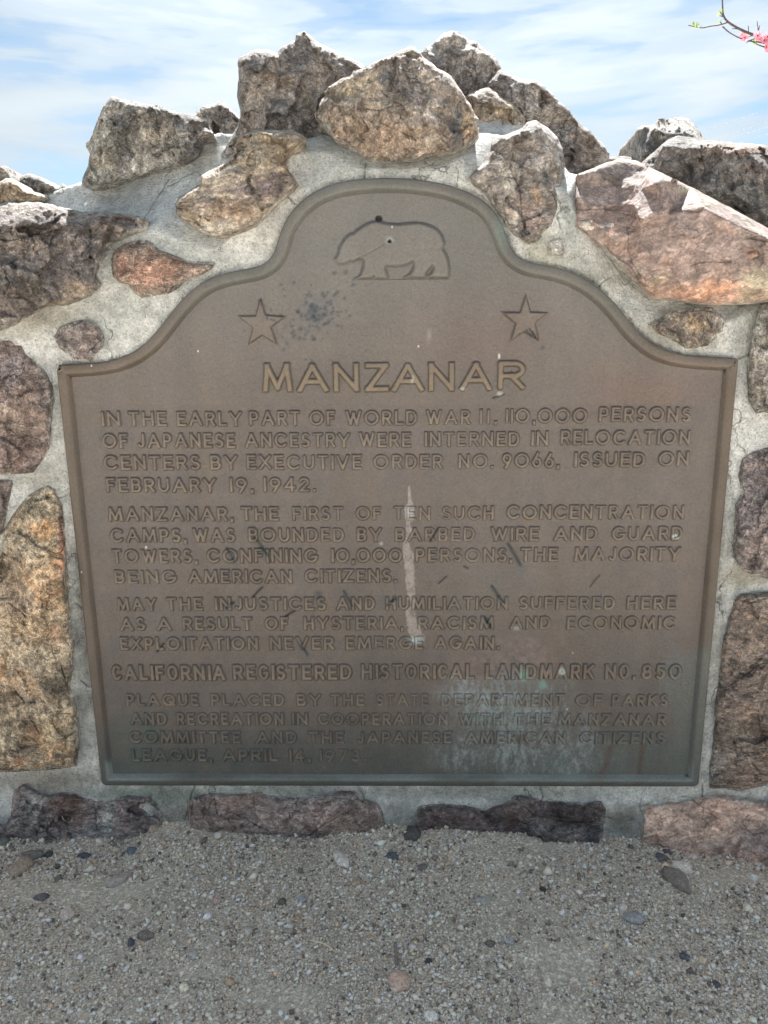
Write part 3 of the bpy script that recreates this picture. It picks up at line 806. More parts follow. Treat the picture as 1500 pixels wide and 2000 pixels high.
stone(z2([(440, 377), (470, 385), (530, 398), (590, 405), (650, 425), (720, 445), (760, 452), (800, 470), (830, 515), (836, 527), (790, 535), (778, 545), (772, 600), (740, 628), (700, 650), (620, 672), (540, 690), (470, 712), (440, 722), (410, 722), (390, 737), (350, 735), (318, 727), (325, 690), (345, 640), (350, 600), (340, 575), (338, 560), (352, 545), (370, 500), (385, 460), (405, 410)]),
      (136, 132, 126), 'leaning slab-like grey boulder at upper left, speckled with pale lichen', mat=M_LICH, Y=.10, bulge=.02, roll=16, thick=.2, jag=2, rough=.006,
      ctrl=[(200, 260, -.03), (260, 250, -.03), (300, 260, -.025), (360, 250, -.01), (385, 262, .04), (400, 245, .04), (250, 320, -.015), (200, 330, .0), (340, 300, -.005)],
      spots=[(205, 300, 35, 70, (158, 155, 142), .6), (300, 265, 26, 16, (178, 168, 150), .7), (235, 290, 26, 50, (112, 112, 112), .7), (350, 240, 60, 16, (124, 118, 114), .8, 15), (370, 285, 30, 24, (110, 108, 110), .8), (270, 325, 60, 14, (170, 165, 158), .7, -12)],
      cracks=[[(170, 285), (176, 320), (168, 350)]])
stone(z2([(932, 232), (937, 222), (960, 210), (1000, 193), (1050, 197), (1082, 207), (1100, 185), (1130, 165), (1150, 155), (1154, 135), (1165, 125), (1190, 123), (1210, 140), (1240, 165), (1290, 190), (1340, 215), (1390, 238), (1430, 258), (1440, 330), (1400, 480), (1330, 560), (1200, 590), (1060, 600), (925, 640), (890, 640), (868, 637), (864, 600), (885, 570), (905, 535), (925, 500), (938, 460), (940, 430), (925, 380), (928, 340), (934, 300), (930, 250)]),
      (124, 117, 112), 'tall dark brown-grey boulder left of centre with a stepped pointed top', mat=M_ROCK, Y=.11, bulge=.02, roll=14, thick=.26, jag=2.4, rough=.007, shrink=.86,
      ctrl=[(480, 140, -.035), (530, 115, -.03), (545, 150, -.045), (560, 110, .0), (590, 90, -.02), (600, 120, -.03), (650, 125, -.01), (690, 140, .01), (480, 220, -.03), (540, 240, -.05), (600, 240, -.05), (440, 305, .0), (640, 180, -.04)],
      spots=[(540, 160, 40, 40, (140, 124, 110), .7), (490, 130, 26, 26, (104, 102, 104), .8), (585, 110, 30, 26, (98, 98, 102), .8), (540, 220, 40, 34, (98, 98, 102), .8), (620, 150, 30, 30, (138, 122, 108), .7), (500, 190, 26, 30, (144, 132, 118), .6), (600, 250, 26, 20, (100, 98, 100), .7), (440, 300, 10, 26, (150, 148, 148), .7), (480, 250, 20, 24, (120, 105, 95), .7), (650, 110, 40, 6, (140, 132, 124), .7, 28)],
      cracks=[[(545, 100), (548, 140), (540, 180)], [(470, 160), (500, 170), (530, 165)]])
stone(z2([(985, 130), (1010, 140), (1040, 170), (1075, 205), (1130, 245), (1180, 275), (1215, 310), (1245, 355), (1265, 395), (1290, 425), (1310, 470), (1335, 495), (1333, 560), (1330, 600), (1300, 625), (1255, 658), (1200, 672), (1120, 682), (1060, 692), (1020, 714), (940, 717), (860, 714), (790, 710), (755, 690), (700, 655), (640, 630), (600, 600), (570, 560), (545, 520), (510, 500), (502, 470), (525, 445), (528, 420), (540, 400), (555, 385), (550, 365), (575, 335), (610, 315), (640, 292), (680, 285), (700, 255), (745, 245), (775, 230), (810, 205), (850, 190), (900, 170), (940, 150)], 2.586, 420, 40),
      (142, 128, 115), 'big brown and grey boulder at the centre of the wall top, bulging over the plaque', mat=M_ROCK, Y=.02, bulge=.03, roll=26, thick=.3, jag=2.4, rough=.006, shrink=.85,
      ctrl=[(630, 205, -.0), (680, 180, .0), (720, 200, -.05), (760, 150, -.03), (800, 130, -.035), (850, 150, -.03), (880, 190, -.04), (910, 240, -.03), (860, 250, -.07), (800, 230, -.065), (760, 215, -.07), (700, 215, -.035), (660, 240, -.03), (740, 280, -.05), (820, 290, -.05)],
      spots=[(760, 270, 130, 44, (158, 134, 112), .85), (700, 175, 50, 22, (172, 158, 132), .8, -25), (760, 150, 30, 30, (96, 96, 100), .75), (800, 180, 36, 30, (128, 120, 116), .8), (840, 220, 26, 44, (168, 158, 150), .7, 70), (893, 250, 16, 44, (88, 90, 96), .9, 8), (918, 235, 16, 34, (160, 138, 108), .9), (860, 130, 40, 20, (138, 128, 120), .7), (790, 190, 20, 14, (92, 92, 96), .7), (760, 205, 26, 12, (165, 152, 134), .6), (850, 275, 30, 14, (170, 158, 144), .6, -10)],
      cracks=[[(700, 212), (740, 216), (765, 210), (780, 205)], [(705, 228), (720, 250), (700, 270)], [(745, 240), (790, 260), (800, 275)], [(770, 200), (790, 206), (796, 200)], [(860, 265), (880, 290)]])
stone(z2([(925, 540, .01), (960, 515, .015), (1000, 507, .015), (1080, 510, .015), (1145, 507, .015), (1175, 525, .015), (1197, 545, .01), (1170, 572), (1130, 592), (1110, 620), (1125, 660), (1150, 695), (1168, 725), (1150, 745), (1100, 790), (1050, 840), (1000, 885), (940, 912), (860, 932), (820, 920), (770, 897), (720, 865), (690, 840), (685, 800), (695, 770), (740, 745), (780, 715, .012), (785, 685, .015), (820, 665, .015), (870, 640, .015), (905, 620, .015), (915, 590, .015)]),
      (164, 149, 130), 'tan boot-shaped stone left of the plaque top, its lower half streaked purple-brown', mat=M_BAND, cs=.35, Y=.008, bulge=.03, roll=22, thick=.16, jag=2, rough=.005,
      ctrl=[(500, 275, -.02), (560, 270, -.0), (540, 300, -.03), (500, 330, -.045), (430, 350, -.03), (400, 350, .0), (440, 400, -.045), (500, 390, -.05), (400, 420, -.02), (560, 350, -.02)],
      spots=[(470, 375, 90, 20, (122, 108, 106), .85, -8), (530, 365, 44, 22, (118, 104, 104), .85, -35), (440, 410, 70, 26, (158, 132, 108), .85), (520, 290, 60, 26, (172, 158, 134), .7), (560, 320, 14, 34, (155, 130, 105), .8, 15), (430, 382, 80, 3.5, (184, 172, 152), .8, 3), (420, 445, 60, 14, (172, 164, 150), .8)],
      cracks=[[(372, 425), (400, 450), (420, 462)], [(556, 305), (562, 330), (580, 345)]])
stone(z2([(325, 690), (350, 665), (400, 630), (420, 560, .01), (450, 530, .015), (490, 520, .02), (540, 500, .025), (560, 475, .03), (595, 470, .03), (640, 500, .045), (680, 540, .05), (700, 580, .05), (707, 640, .05), (703, 700, .04), (690, 770, .02), (690, 830, .01), (660, 880), (620, 920), (590, 947), (560, 958), (520, 930), (480, 890), (465, 860), (430, 810), (390, 760), (345, 720)], 2, 750, 0),
      (138, 130, 124), 'upright wedge of brown-grey rock right of the plaque top, ridged down the middle', mat=M_BAND, cs=.32, Y=.008, bulge=.03, roll=20, thick=.2, jag=2, rough=.0055,
      ctrl=[(1030, 270, -.01), (1045, 262, .0), (1035, 330, -.05), (1030, 400, -.06), (1070, 300, .02), (1080, 380, .01), (970, 340, -.03), (980, 400, -.05), (1040, 460, -.02), (985, 275, .03), (1000, 300, -.02), (950, 350, -.01)],
      spots=[(990, 350, 14, 60, (172, 165, 154), .8, -28), (940, 350, 12, 20, (168, 160, 148), .8), (1050, 380, 14, 26, (166, 138, 108), .85, -15), (1012, 400, 14, 30, (128, 110, 108), .8), (1010, 420, 10, 26, (178, 174, 168), .7), (1075, 320, 24, 80, (146, 144, 142), .8), (1000, 290, 30, 26, (150, 136, 122), .7), (1040, 430, 24, 30, (132, 110, 104), .8), (960, 300, 24, 20, (130, 118, 112), .7)],
      cracks=[[(1000, 300), (996, 330), (1015, 370), (1020, 420), (1025, 450)], [(990, 400), (1000, 394), (1012, 405), (1020, 425)], [(985, 400), (988, 430), (1000, 445)]])
# big slanted slab on the right
stone(z2([(755, 680, .02), (800, 665, .035), (870, 635, .055), (930, 617, .075), (990, 628, .07), (1060, 664, .05), (1200, 730, .04), (1330, 800, .035), (1500, 890, .03), (1640, 960, .03), (1680, 1080), (1640, 1180), (1500, 1182), (1420, 1188), (1310, 1194), (1240, 1192), (1180, 1178), (1100, 1170), (1050, 1170), (1020, 1147), (960, 1082), (900, 1012), (850, 962), (790, 912), (745, 887), (750, 850), (755, 800), (752, 770), (752, 720, .03)], 2, 750, 0),
      (146, 124, 116), 'large flat slab slanting down right, purplish brown fading to orange at its lower edge', mat=M_SMOOTH, Y=.004, bulge=.02, cs=0.95, chip=.0055, gain=1.15, thick=.26, jag=1.4, rough=.0025, rfreq=20, shrink=.92,
      ctrl=[(1290, 350, -.035), (1287, 357, -.045), (1370, 400, -.04), (1376, 408, -.05), (1440, 440, -.045), (1500, 466, -.05), (1560, 500, -.05), (1215, 352, .05), (1250, 335, .06), (1250, 372, .01), (1275, 375, -.01),
            (1142, 358, .04), (1200, 362, .04), (1205, 364, .045), (1250, 430, -.045), (1247, 432, -.03), (1215, 400, .02), (1175, 412, .005), (1140, 412, .0), (1212, 415, -.0), (1180, 440, -.012), (1140, 433, .0), (1230, 445, -.012), (1300, 415, -.05), (1305, 420, -.03), (1250, 450, -.018),
            (1180, 450, -.022), (1300, 500, -.03), (1400, 500, -.04), (1500, 560, -.035), (1350, 570, -.025), (1250, 540, -.02), (1205, 470, -.03), (1165, 468, -.01), (1200, 440, -.012), (1240, 400, -.02), (1232, 410, .0), (1500, 500, -.045)],
      spots=[(1380, 575, 90, 24, (186, 138, 108), .9), (1250, 560, 50, 16, (160, 126, 100), .7, 20), (1480, 560, 40, 40, (178, 168, 138), .7), (1400, 560, 30, 14, (196, 140, 106), .8), (1350, 440, 110, 40, (140, 120, 114), .7), (1150, 460, 30, 12, (160, 142, 132), .7), (1290, 545, 22, 9, (176, 160, 130), .8, -30), (1195, 453, 12, 7, (206, 160, 138), .9),
             (1390, 400, 180, 8, (158, 146, 126), .9, 29), (1200, 340, 70, 18, (146, 132, 126), .7), (1410, 465, 30, 16, (122, 102, 98), .5), (1470, 495, 16, 12, (170, 128, 108), .8), (1320, 510, 60, 40, (152, 126, 116), .5), (1480, 580, 24, 20, (150, 120, 98), .7)],
      cracks=[[(1128, 410), (1180, 408), (1230, 420), (1250, 430), (1285, 420), (1310, 412), (1360, 414), (1385, 404)], [(1350, 518), (1380, 511), (1430, 511)], [(1465, 464), (1480, 468), (1500, 474)], [(1460, 492), (1478, 490), (1484, 500), (1470, 508)], [(1160, 470), (1230, 520), (1262, 565)]])
stone(z2([(760, 860), (800, 856), (900, 860), (925, 885), (870, 915), (800, 905), (765, 885)], 2, 750, 0), (190, 178, 165), 'thin pale flaked stone wedged under the left corner of the slanted slab', Y=-.006, bulge=.012, roll=6, thick=.05, jag=1.5, rough=.004,
      ctrl=[(1160, 438, -.0), (1190, 450, -.01)])
# left edge
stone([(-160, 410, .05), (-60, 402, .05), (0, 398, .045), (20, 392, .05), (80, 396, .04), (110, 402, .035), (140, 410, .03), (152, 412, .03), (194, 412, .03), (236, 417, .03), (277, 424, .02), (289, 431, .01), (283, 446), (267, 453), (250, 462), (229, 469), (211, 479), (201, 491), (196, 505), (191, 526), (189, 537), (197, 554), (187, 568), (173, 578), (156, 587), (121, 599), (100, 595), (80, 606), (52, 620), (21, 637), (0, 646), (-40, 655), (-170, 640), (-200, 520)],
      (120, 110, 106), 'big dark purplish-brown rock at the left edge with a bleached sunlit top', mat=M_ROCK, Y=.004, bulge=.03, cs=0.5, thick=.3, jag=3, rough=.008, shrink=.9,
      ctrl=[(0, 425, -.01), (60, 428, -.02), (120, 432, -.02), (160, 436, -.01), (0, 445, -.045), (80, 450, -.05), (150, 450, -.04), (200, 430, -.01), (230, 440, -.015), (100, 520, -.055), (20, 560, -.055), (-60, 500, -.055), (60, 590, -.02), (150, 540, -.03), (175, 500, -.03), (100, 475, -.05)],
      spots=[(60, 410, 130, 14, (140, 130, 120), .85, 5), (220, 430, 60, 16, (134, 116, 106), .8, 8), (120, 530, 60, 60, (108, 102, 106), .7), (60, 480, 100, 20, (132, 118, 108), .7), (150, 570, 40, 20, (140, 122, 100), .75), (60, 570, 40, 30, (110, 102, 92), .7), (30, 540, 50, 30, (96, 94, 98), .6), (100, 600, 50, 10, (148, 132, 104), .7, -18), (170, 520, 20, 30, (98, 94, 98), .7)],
      cracks=[[(0, 470), (60, 462), (110, 450), (130, 440)], [(110, 455), (95, 480), (70, 492)], [(10, 530), (20, 550), (14, 565)], [(60, 560), (80, 590)], [(170, 430), (180, 470), (160, 500)]])
stone([(-120, 330), (-40, 320), (0, 321), (12, 324), (22, 338), (31, 350), (36, 372), (20, 396), (-60, 420), (-130, 410)], (150, 142, 134), 'grey broken rock cut by the left edge of the picture, topmost there', mat=M_SHALE, Y=.13, bulge=.04, facet=.04, thick=.2, jag=2.5, rough=.009)
stone([(30, 352), (38, 344), (59, 339), (80, 345), (100, 355), (114, 362), (122, 357), (139, 366), (136, 372), (116, 386), (90, 396), (50, 398), (30, 385)], (122, 116, 110), 'small dark craggy rock on the wall top beside the left edge', mat=M_SHALE, Y=.16, bulge=.04, facet=.05, thick=.14, jag=2.2, rough=.008, spots=[(100, 360, 24, 8, (160, 156, 150), .7)])
stone([(0, 352), (14, 348), (24, 350), (38, 358), (52, 370), (80, 378), (88, 386), (60, 400), (20, 408), (-20, 404), (-30, 370)], (168, 146, 118), 'small ochre rubble stone below the craggy rocks at the left edge', Y=.09, bulge=.035, facet=.05, thick=.1, jag=2.2, rough=.008)
stone([(217, 505), (222, 491), (232, 483), (250, 474), (270, 469), (288, 470), (302, 478), (312, 488), (333, 495), (350, 503), (367, 512), (388, 511), (421, 514), (412, 526), (388, 540), (364, 547), (347, 564), (329, 573), (298, 578), (277, 583), (260, 571), (250, 557), (229, 550), (220, 538), (218, 523)],
      (160, 134, 118), 'reddish-orange fibrous stone set in mortar left of the plaque shoulder', mat=M_FIBRE, Y=.006, bulge=.022, roll=16, thick=.08, jag=1.4, rough=.004,
      ctrl=[(280, 474, .02), (260, 480, .01), (300, 484, .01), (285, 484, -.012), (250, 490, -.01), (320, 496, -.006), (280, 530, -.015)],
      spots=[(278, 479, 34, 6, (200, 176, 150), .7, 8), (265, 476, 30, 6, (130, 104, 92), .6), (300, 530, 50, 24, (176, 122, 96), .6), (360, 516, 44, 8, (120, 98, 86), .7, 6), (240, 520, 16, 26, (150, 104, 84), .6)],
      cracks=[[(290, 500), (320, 498), (345, 508), (370, 516), (400, 514)]])
stone([(104, 658), (118, 637), (139, 630), (156, 625), (177, 627), (194, 644), (203, 658), (199, 679), (184, 692), (173, 706), (149, 705), (132, 692), (114, 679)],
      (124, 112, 110), 'small round purple-grey stone above the left shoulder of the plaque', mat=M_LICH, Y=-.002, bulge=.016, roll=18, thick=.05, jag=3.0, rough=.003, chip=.002)
stone([(-140, 655), (0, 662), (20, 663), (33, 671), (44, 672), (52, 691), (71, 710), (91, 729), (102, 754), (104, 781), (99, 820), (99, 853), (96, 875), (82, 902), (66, 924), (33, 930), (0, 927), (-60, 935), (-160, 920)],
      (126, 108, 102), 'weathered brown stone at the left edge beside the plaque top corner', mat=M_LICH, Y=.006, bulge=.022, roll=16, thick=.1, jag=2.2, rough=.005, facet=.02,
      spots=[(20, 720, 50, 36, (118, 108, 112), .8), (50, 800, 40, 60, (142, 118, 104), .7), (30, 880, 50, 30, (120, 96, 88), .7), (90, 760, 14, 50, (112, 100, 98), .6), (10, 820, 30, 30, (150, 128, 110), .6)])
stone([(-80, 940), (0, 938), (22, 938), (25, 945), (16, 985), (4, 1040), (-6, 1051), (-80, 1060)], (118, 104, 98), 'narrow brown stone sliver at the left edge above the ochre stone', Y=.006, bulge=.015, roll=8, thick=.06, jag=1.5, rough=.004)
stone([(-80, 1100), (0, 1084), (8, 1034), (27, 1001), (55, 968), (77, 955), (93, 948), (107, 957), (121, 985), (127, 1034), (129, 1095), (132, 1150), (135, 1194), (146, 1260), (144, 1309), (137, 1342), (151, 1392), (154, 1458), (151, 1496), (99, 1504), (33, 1508), (0, 1508), (-90, 1512), (-110, 1300)],
      (176, 156, 126), 'tall golden-ochre stone standing at the left of the plaque', mat=M_OCHRE, Y=.006, bulge=.026, roll=16, thick=.12, jag=1.8, rough=.006,
      ctrl=[(90, 1000, -.01), (60, 1100, -.02), (110, 1150, -.018), (60, 1300, -.015), (110, 1400, -.016), (20, 1450, -.01), (130, 1350, .0)],
      spots=[(85, 1035, 34, 22, (204, 152, 88), .8), (60, 990, 40, 26, (142, 128, 104), .7), (20, 1120, 40, 40, (138, 112, 86), .7), (90, 1130, 44, 50, (190, 150, 104), .7), (60, 1220, 60, 40, (186, 148, 102), .6), (110, 1240, 20, 26, (176, 128, 92), .6), (30, 1180, 30, 30, (150, 120, 98), .6), (110, 1340, 26, 30, (126, 114, 98), .7), (40, 1340, 50, 40, (178, 146, 112), .6), (90, 1420, 50, 30, (158, 132, 92), .6), (40, 1470, 50, 26, (132, 112, 92), .7), (40, 1490, 18, 10, (200, 140, 92), .7), (122, 1030, 9, 60, (140, 106, 88), .8), (120, 1080, 8, 50, (176, 108, 78), .6), (60, 1420, 26, 26, (120, 98, 84), .5)],
      cracks=[[(20, 1180), (40, 1195), (50, 1205)], [(120, 1300), (132, 1345), (138, 1360)], [(100, 1260), (110, 1290), (112, 1310)], [(30, 1350), (50, 1372)], [(60, 1400), (80, 1440)]])
# footing row
stone(z2([(-160, 250), (-60, 240), (20, 262), (40, 230), (50, 130), (90, 105), (130, 120), (190, 145), (240, 135), (330, 150), (400, 155), (450, 150), (520, 145), (590, 150), (620, 175), (640, 220), (640, 250), (612, 290), (595, 345), (520, 365), (400, 370), (250, 375), (100, 375), (20, 380), (-100, 380), (-180, 340)], 2, 0, 1480),
      (150, 136, 134), 'rough purple-grey footing stone at bottom left with bluish streaks', mat=M_SHALE, smear=False, gain=1.6, Y=.004, bulge=.026, roll=18, thick=.12, jag=4, rough=.007,
      spots=[(130, 1580, 44, 34, (116, 90, 82), .8), (60, 1580, 30, 50, (136, 136, 136), .7, 10), (215, 1595, 14, 40, (140, 150, 144), .7), (260, 1590, 40, 34, (116, 102, 102), .7), (160, 1560, 20, 14, (106, 84, 78), .6), (300, 1580, 16, 26, (110, 124, 128), .7), (190, 1620, 30, 14, (130, 140, 142), .6)],
      cracks=[[(118, 1590), (136, 1625), (140, 1640)], [(185, 1570), (192, 1620)], [(20, 1600), (60, 1590), (70, 1570)]])
stone(z2([(730, 170), (760, 147), (850, 142), (1000, 137), (1150, 162), (1260, 152), (1320, 132), (1390, 132), (1420, 160), (1480, 182), (1502, 220), (1508, 300), (1490, 350), (1250, 370), (1120, 370), (1000, 360), (900, 350), (800, 340), (738, 320), (730, 240)], 2, 0, 1480),
      (146, 126, 120), 'long mauve-brown footing stone under the left half of the plaque', mat=M_BAND, gain=1.6, Y=.004, bulge=.026, roll=16, thick=.12, jag=4, rough=.006,
      ctrl=[(480, 1580, -.01), (500, 1620, .0), (560, 1610, -.012), (650, 1590, -.012), (700, 1600, -.006), (420, 1590, .0)],
      spots=[(400, 1590, 30, 26, (104, 90, 90), .7), (700, 1615, 50, 10, (150, 128, 108), .7), (600, 1570, 120, 16, (138, 122, 120), .6), (680, 1560, 40, 12, (156, 152, 150), .5), (530, 1630, 90, 9, (112, 104, 108), .6), (450, 1600, 30, 20, (124, 104, 96), .6)],
      cracks=[[(460, 1590), (500, 1610), (540, 1635)], [(420, 1560), (424, 1590)], [(600, 1635), (650, 1600), (690, 1580)]])
stone(z2([(118, 290), (122, 230), (134, 195), (160, 185), (180, 182), (260, 180), (330, 190), (400, 202), (450, 182), (490, 162), (510, 142), (560, 152), (620, 167), (700, 172), (780, 177), (850, 167), (868, 200), (860, 250), (850, 310), (840, 370), (740, 380), (640, 370), (500, 350), (400, 340), (280, 330), (180, 330), (120, 330)], 2, 750, 1480),
      (104, 92, 92), 'dark blackish-purple footing stone under the right half of the plaque', mat=M_SHALE, gain=1.65, Y=.004, bulge=.026, roll=14, thick=.12, jag=4, rough=.007,
      ctrl=[(900, 1600, -.012), (1000, 1580, -.01), (1050, 1600, -.0), (1120, 1585, -.016), (1150, 1625, -.0), (1080, 1622, -.004), (1060, 1612, -.014)],
      spots=[(1080, 1620, 70, 16, (118, 114, 116), .8, 6), (960, 1565, 26, 8, (165, 168, 172), .7), (1130, 1590, 40, 18, (96, 86, 88), .7), (880, 1600, 60, 22, (98, 82, 82), .6), (1160, 1630, 18, 20, (76, 80, 90), .7), (1020, 1565, 30, 9, (128, 118, 112), .6), (1000, 1600, 14, 24, (118, 88, 80), .5)],
      cracks=[[(1010, 1560), (1040, 1590), (1090, 1602), (1150, 1606), (1180, 1602)], [(1000, 1600), (1040, 1612)], [(1060, 1590), (1110, 1598)]])
stone(z2([(1015, 190), (1060, 180), (1150, 170), (1260, 150), (1340, 150), (1420, 160), (1500, 165), (1640, 170), (1700, 240), (1700, 470), (1580, 480), (1500, 440), (1400, 430), (1300, 415), (1200, 390), (1120, 385), (1040, 380), (998, 330), (1010, 240)], 2, 750, 1480),
      (176, 144, 126), 'pinkish-tan smooth footing stone at the bottom right corner', mat=M_SMOOTH, Y=.0, bulge=.034, roll=14, thick=.14, jag=1.5, rough=.003,
      spots=[(1330, 1590, 60, 30, (176, 144, 126), .6), (1480, 1640, 50, 40, (126, 110, 104), .7), (1460, 1562, 40, 10, (130, 122, 118), .7), (1400, 1650, 100, 12, (140, 120, 110), .6), (1300, 1600, 20, 26, (180, 150, 128), .5), (1500, 1570, 20, 12, (110, 84, 84), .7)],
      cracks=[[(1355, 1565), (1380, 1580), (1400, 1600)], [(1450, 1610), (1470, 1630), (1490, 1625)], [(1310, 1635), (1326, 1628)]])
# right edge
stone([(1270, 634), (1300, 612), (1340, 604), (1390, 600), (1413, 620), (1410, 650), (1382, 674), (1340, 682), (1315, 664), (1286, 650)],
      (128, 116, 104), 'small crumbly brown stone just under the slanted slab, right of the plaque shoulder', mat=M_OCHRE, Y=-.003, bulge=.018, roll=20, thick=.06, jag=3.5, rough=.005, chip=.003,
      spots=[(1355, 635, 26, 14, (176, 150, 112), .6), (1300, 640, 20, 16, (104, 100, 100), .7), (1400, 620, 14, 20, (140, 132, 122), .6)],
      cracks=[[(1300, 640), (1320, 650), (1330, 665)], [(1330, 610), (1370, 606), (1396, 612)], [(1380, 620), (1390, 640)]])
stone([(1074, 472), (1096, 466), (1104, 486), (1100, 500), (1080, 496), (1070, 484)], (138, 136, 132), 'tiny grey stone in the mortar right of the arched plaque top', Y=-.002, bulge=.012, roll=12, thick=.04, jag=2.5, rough=.002, chip=.001)
stone([(1487, 596), (1507, 584), (1640, 570), (1680, 700), (1660, 810), (1507, 808), (1495, 806), (1478, 808), (1469, 796), (1462, 780), (1461, 738), (1467, 694), (1475, 640)],
      (132, 126, 118), 'grey-brown stone at the right edge level with the plaque shoulder', mat=M_LICH, Y=.004, bulge=.02, roll=14, thick=.1, jag=2, rough=.004)
stone([(1450, 895), (1472, 880), (1507, 872), (1640, 880), (1680, 1000), (1640, 1130), (1507, 1136), (1484, 1125), (1455, 1118), (1435, 1090), (1430, 1067), (1436, 1040), (1436, 1010), (1438, 985), (1450, 963), (1444, 930)],
      (120, 108, 108), 'purplish-grey stone at the right edge beside the middle of the plaque', mat=M_LICH, Y=.004, bulge=.022, roll=14, thick=.1, jag=2.6, rough=.005, facet=.015, spots=[(1480, 1080, 30, 40, (136, 118, 110), .6), (1490, 950, 30, 40, (108, 100, 104), .6)])
stone([(1435, 1171), (1450, 1160), (1507, 1156), (1640, 1150), (1690, 1300), (1660, 1530), (1507, 1532), (1450, 1545), (1415, 1540), (1386, 1540), (1384, 1498), (1392, 1446), (1395, 1383), (1403, 1337), (1409, 1268), (1421, 1217)],
      (134, 116, 104), 'tall brown stone at the right edge beside the lower half of the plaque', mat=M_SHALE, Y=.004, bulge=.024, roll=14, thick=.12, jag=2.2, rough=.005,
      ctrl=[(1460, 1200, -.004), (1470, 1300, -.012), (1440, 1420, -.008), (1480, 1480, -.01), (1480, 1170, .0)],
      spots=[(1460, 1250, 40, 30, (146, 124, 108), .6), (1450, 1330, 40, 40, (120, 106, 100), .6), (1440, 1440, 40, 30, (146, 134, 118), .6), (1480, 1500, 34, 30, (118, 102, 94), .6), (1400, 1500, 16, 30, (140, 136, 130), .7), (1480, 1166, 40, 6, (170, 160, 140), .6)],
      cracks=[[(1440, 1172), (1470, 1176), (1500, 1168)], [(1470, 1490), (1484, 1510), (1500, 1515)], [(1480, 1400), (1490, 1440)], [(1420, 1340), (1470, 1310)]])
# wall outside the frame, plain stones so that it goes on past the picture
rr = random.Random(5)
for (cx, cy, rx, ry, dy) in [(-270, 560, 110, 70, 0), (-290, 780, 110, 110, 0), (-280, 1040, 120, 110, 0), (-270, 1290, 120, 110, 0), (-290, 1560, 110, 80, 0), (-300, 420, 100, 60, .1),
                             (1790, 620, 110, 110, 0), (1790, 900, 100, 130, 0), (1800, 1200, 100, 130, 0), (1800, 1470, 110, 100, 0), (1790, 1670, 100, 60, 0), (1790, 450, 110, 70, .1)]:
    n = 11
    poly = [(cx + rx * rr.uniform(.82, 1.05) * math.cos(2 * math.pi * i / n), cy + ry * rr.uniform(.82, 1.05) * math.sin(2 * math.pi * i / n)) for i in range(n)]
    g = rr.uniform(105, 135)
    stone(poly, (g + 8, g - 4, g - 12), None, mat=rr.choice([M_ROCK, M_LICH, M_SHALE]), Y=.005 + dy, bulge=.028 + dy * .5, roll=20, thick=.12 + dy, facet=.03, jag=3, rough=.006, sp=9)
#@@PLAQUE
# ------------------------------------------------------------------ bronze plaque
FIELD_Y = 0.0005
PQ = empty('bronze_plaque', (0.0, 0.0, float(at(780, 1532, 0)[2])), 'large weathered bronze historical plaque with stepped arched top, bear emblem, two stars and raised lettering', 'plaque')
PQ_INV = Matrix.Translation(-PQ.location)
def plink(name, me, mat, parent=None, smooth=True, label=None):
    o = link(name, me, mat, parent or PQ, smooth)
    if (parent or PQ) is PQ: o.matrix_parent_inverse = PQ_INV
    if label: o['label'] = label
    return o

GOUGES = [((497, 1049), (523, 1085), 3.2), ((443, 1071), (457, 1094), 3.0), ((493, 1166), (513, 1147), 2.4), ((992, 1062), (1016, 1103), 3.6), ((1152, 1146), (1171, 1123), 1.5), ((840, 1057), (856, 1031), 2.6), ((856, 1140), (872, 1126), 1.8), ((906, 1106), (914, 1110), 2.0),
          ((671, 1155), (688, 1184), 3.0), ((755, 1183), (772, 1170), 3.6), ((960, 1145), (981, 1176), 3.2), ((588, 1261), (600, 1279), 3.2), ((947, 1205), (957, 1224), 3.0), ((443, 1188), (456, 1177), 3.8), ((557, 1204), (576, 1193), 2.6), ((307, 1273), (320, 1257), 2.4),
          ((1028, 645), (1038, 656), 3.0), ((1034, 642), (1046, 660), 2.4), ((1040, 648), (1050, 664), 2.0), ((700, 505), (752, 476), 1.2), ((690, 512), (700, 506), 1.0), ((962, 777), (985, 770), 2.0), ((1030, 300), (1030, 301), 1.0)]
_r = np.random.default_rng(3)
PITS = [(620 + _r.normal(0, 19), 612 + _r.normal(0, 17), _r.uniform(1.6, 4.0)) for _ in range(75)] + [(600 + _r.normal(0, 40), 615 + _r.normal(0, 38), _r.uniform(1.6, 3.2)) for _ in range(40)] + \
       [(509, 586, 4), (530, 623, 3), (536, 625, 3), (572, 649, 4), (585, 660, 4), (612, 661, 4), (576, 655, 3), (610, 655, 3), (655, 573, 3), (640, 570, 3), (690, 555, 4), (560, 670, 3), (1060, 677, 4), (675, 530, 4), (653, 532, 4), (622, 1163, 8), (1014, 652, 3), (745, 1065, 3.5)]
STREAK = [(799, 950, 1.5), (800, 968, 3), (801, 985, 4), (800, 992, 10), (799, 1012, 8), (797, 1020, 4), (800, 1040, 5), (794, 1056, 5), (793, 1062, 6), (797, 1085, 10), (800, 1110, 10), (802, 1140, 9), (803, 1164, 8), (806, 1168, 4), (806, 1188, 4), (802, 1194, 9), (806, 1220, 11), (812, 1238, 12), (818, 1246, 10), (805, 1252, 3)]

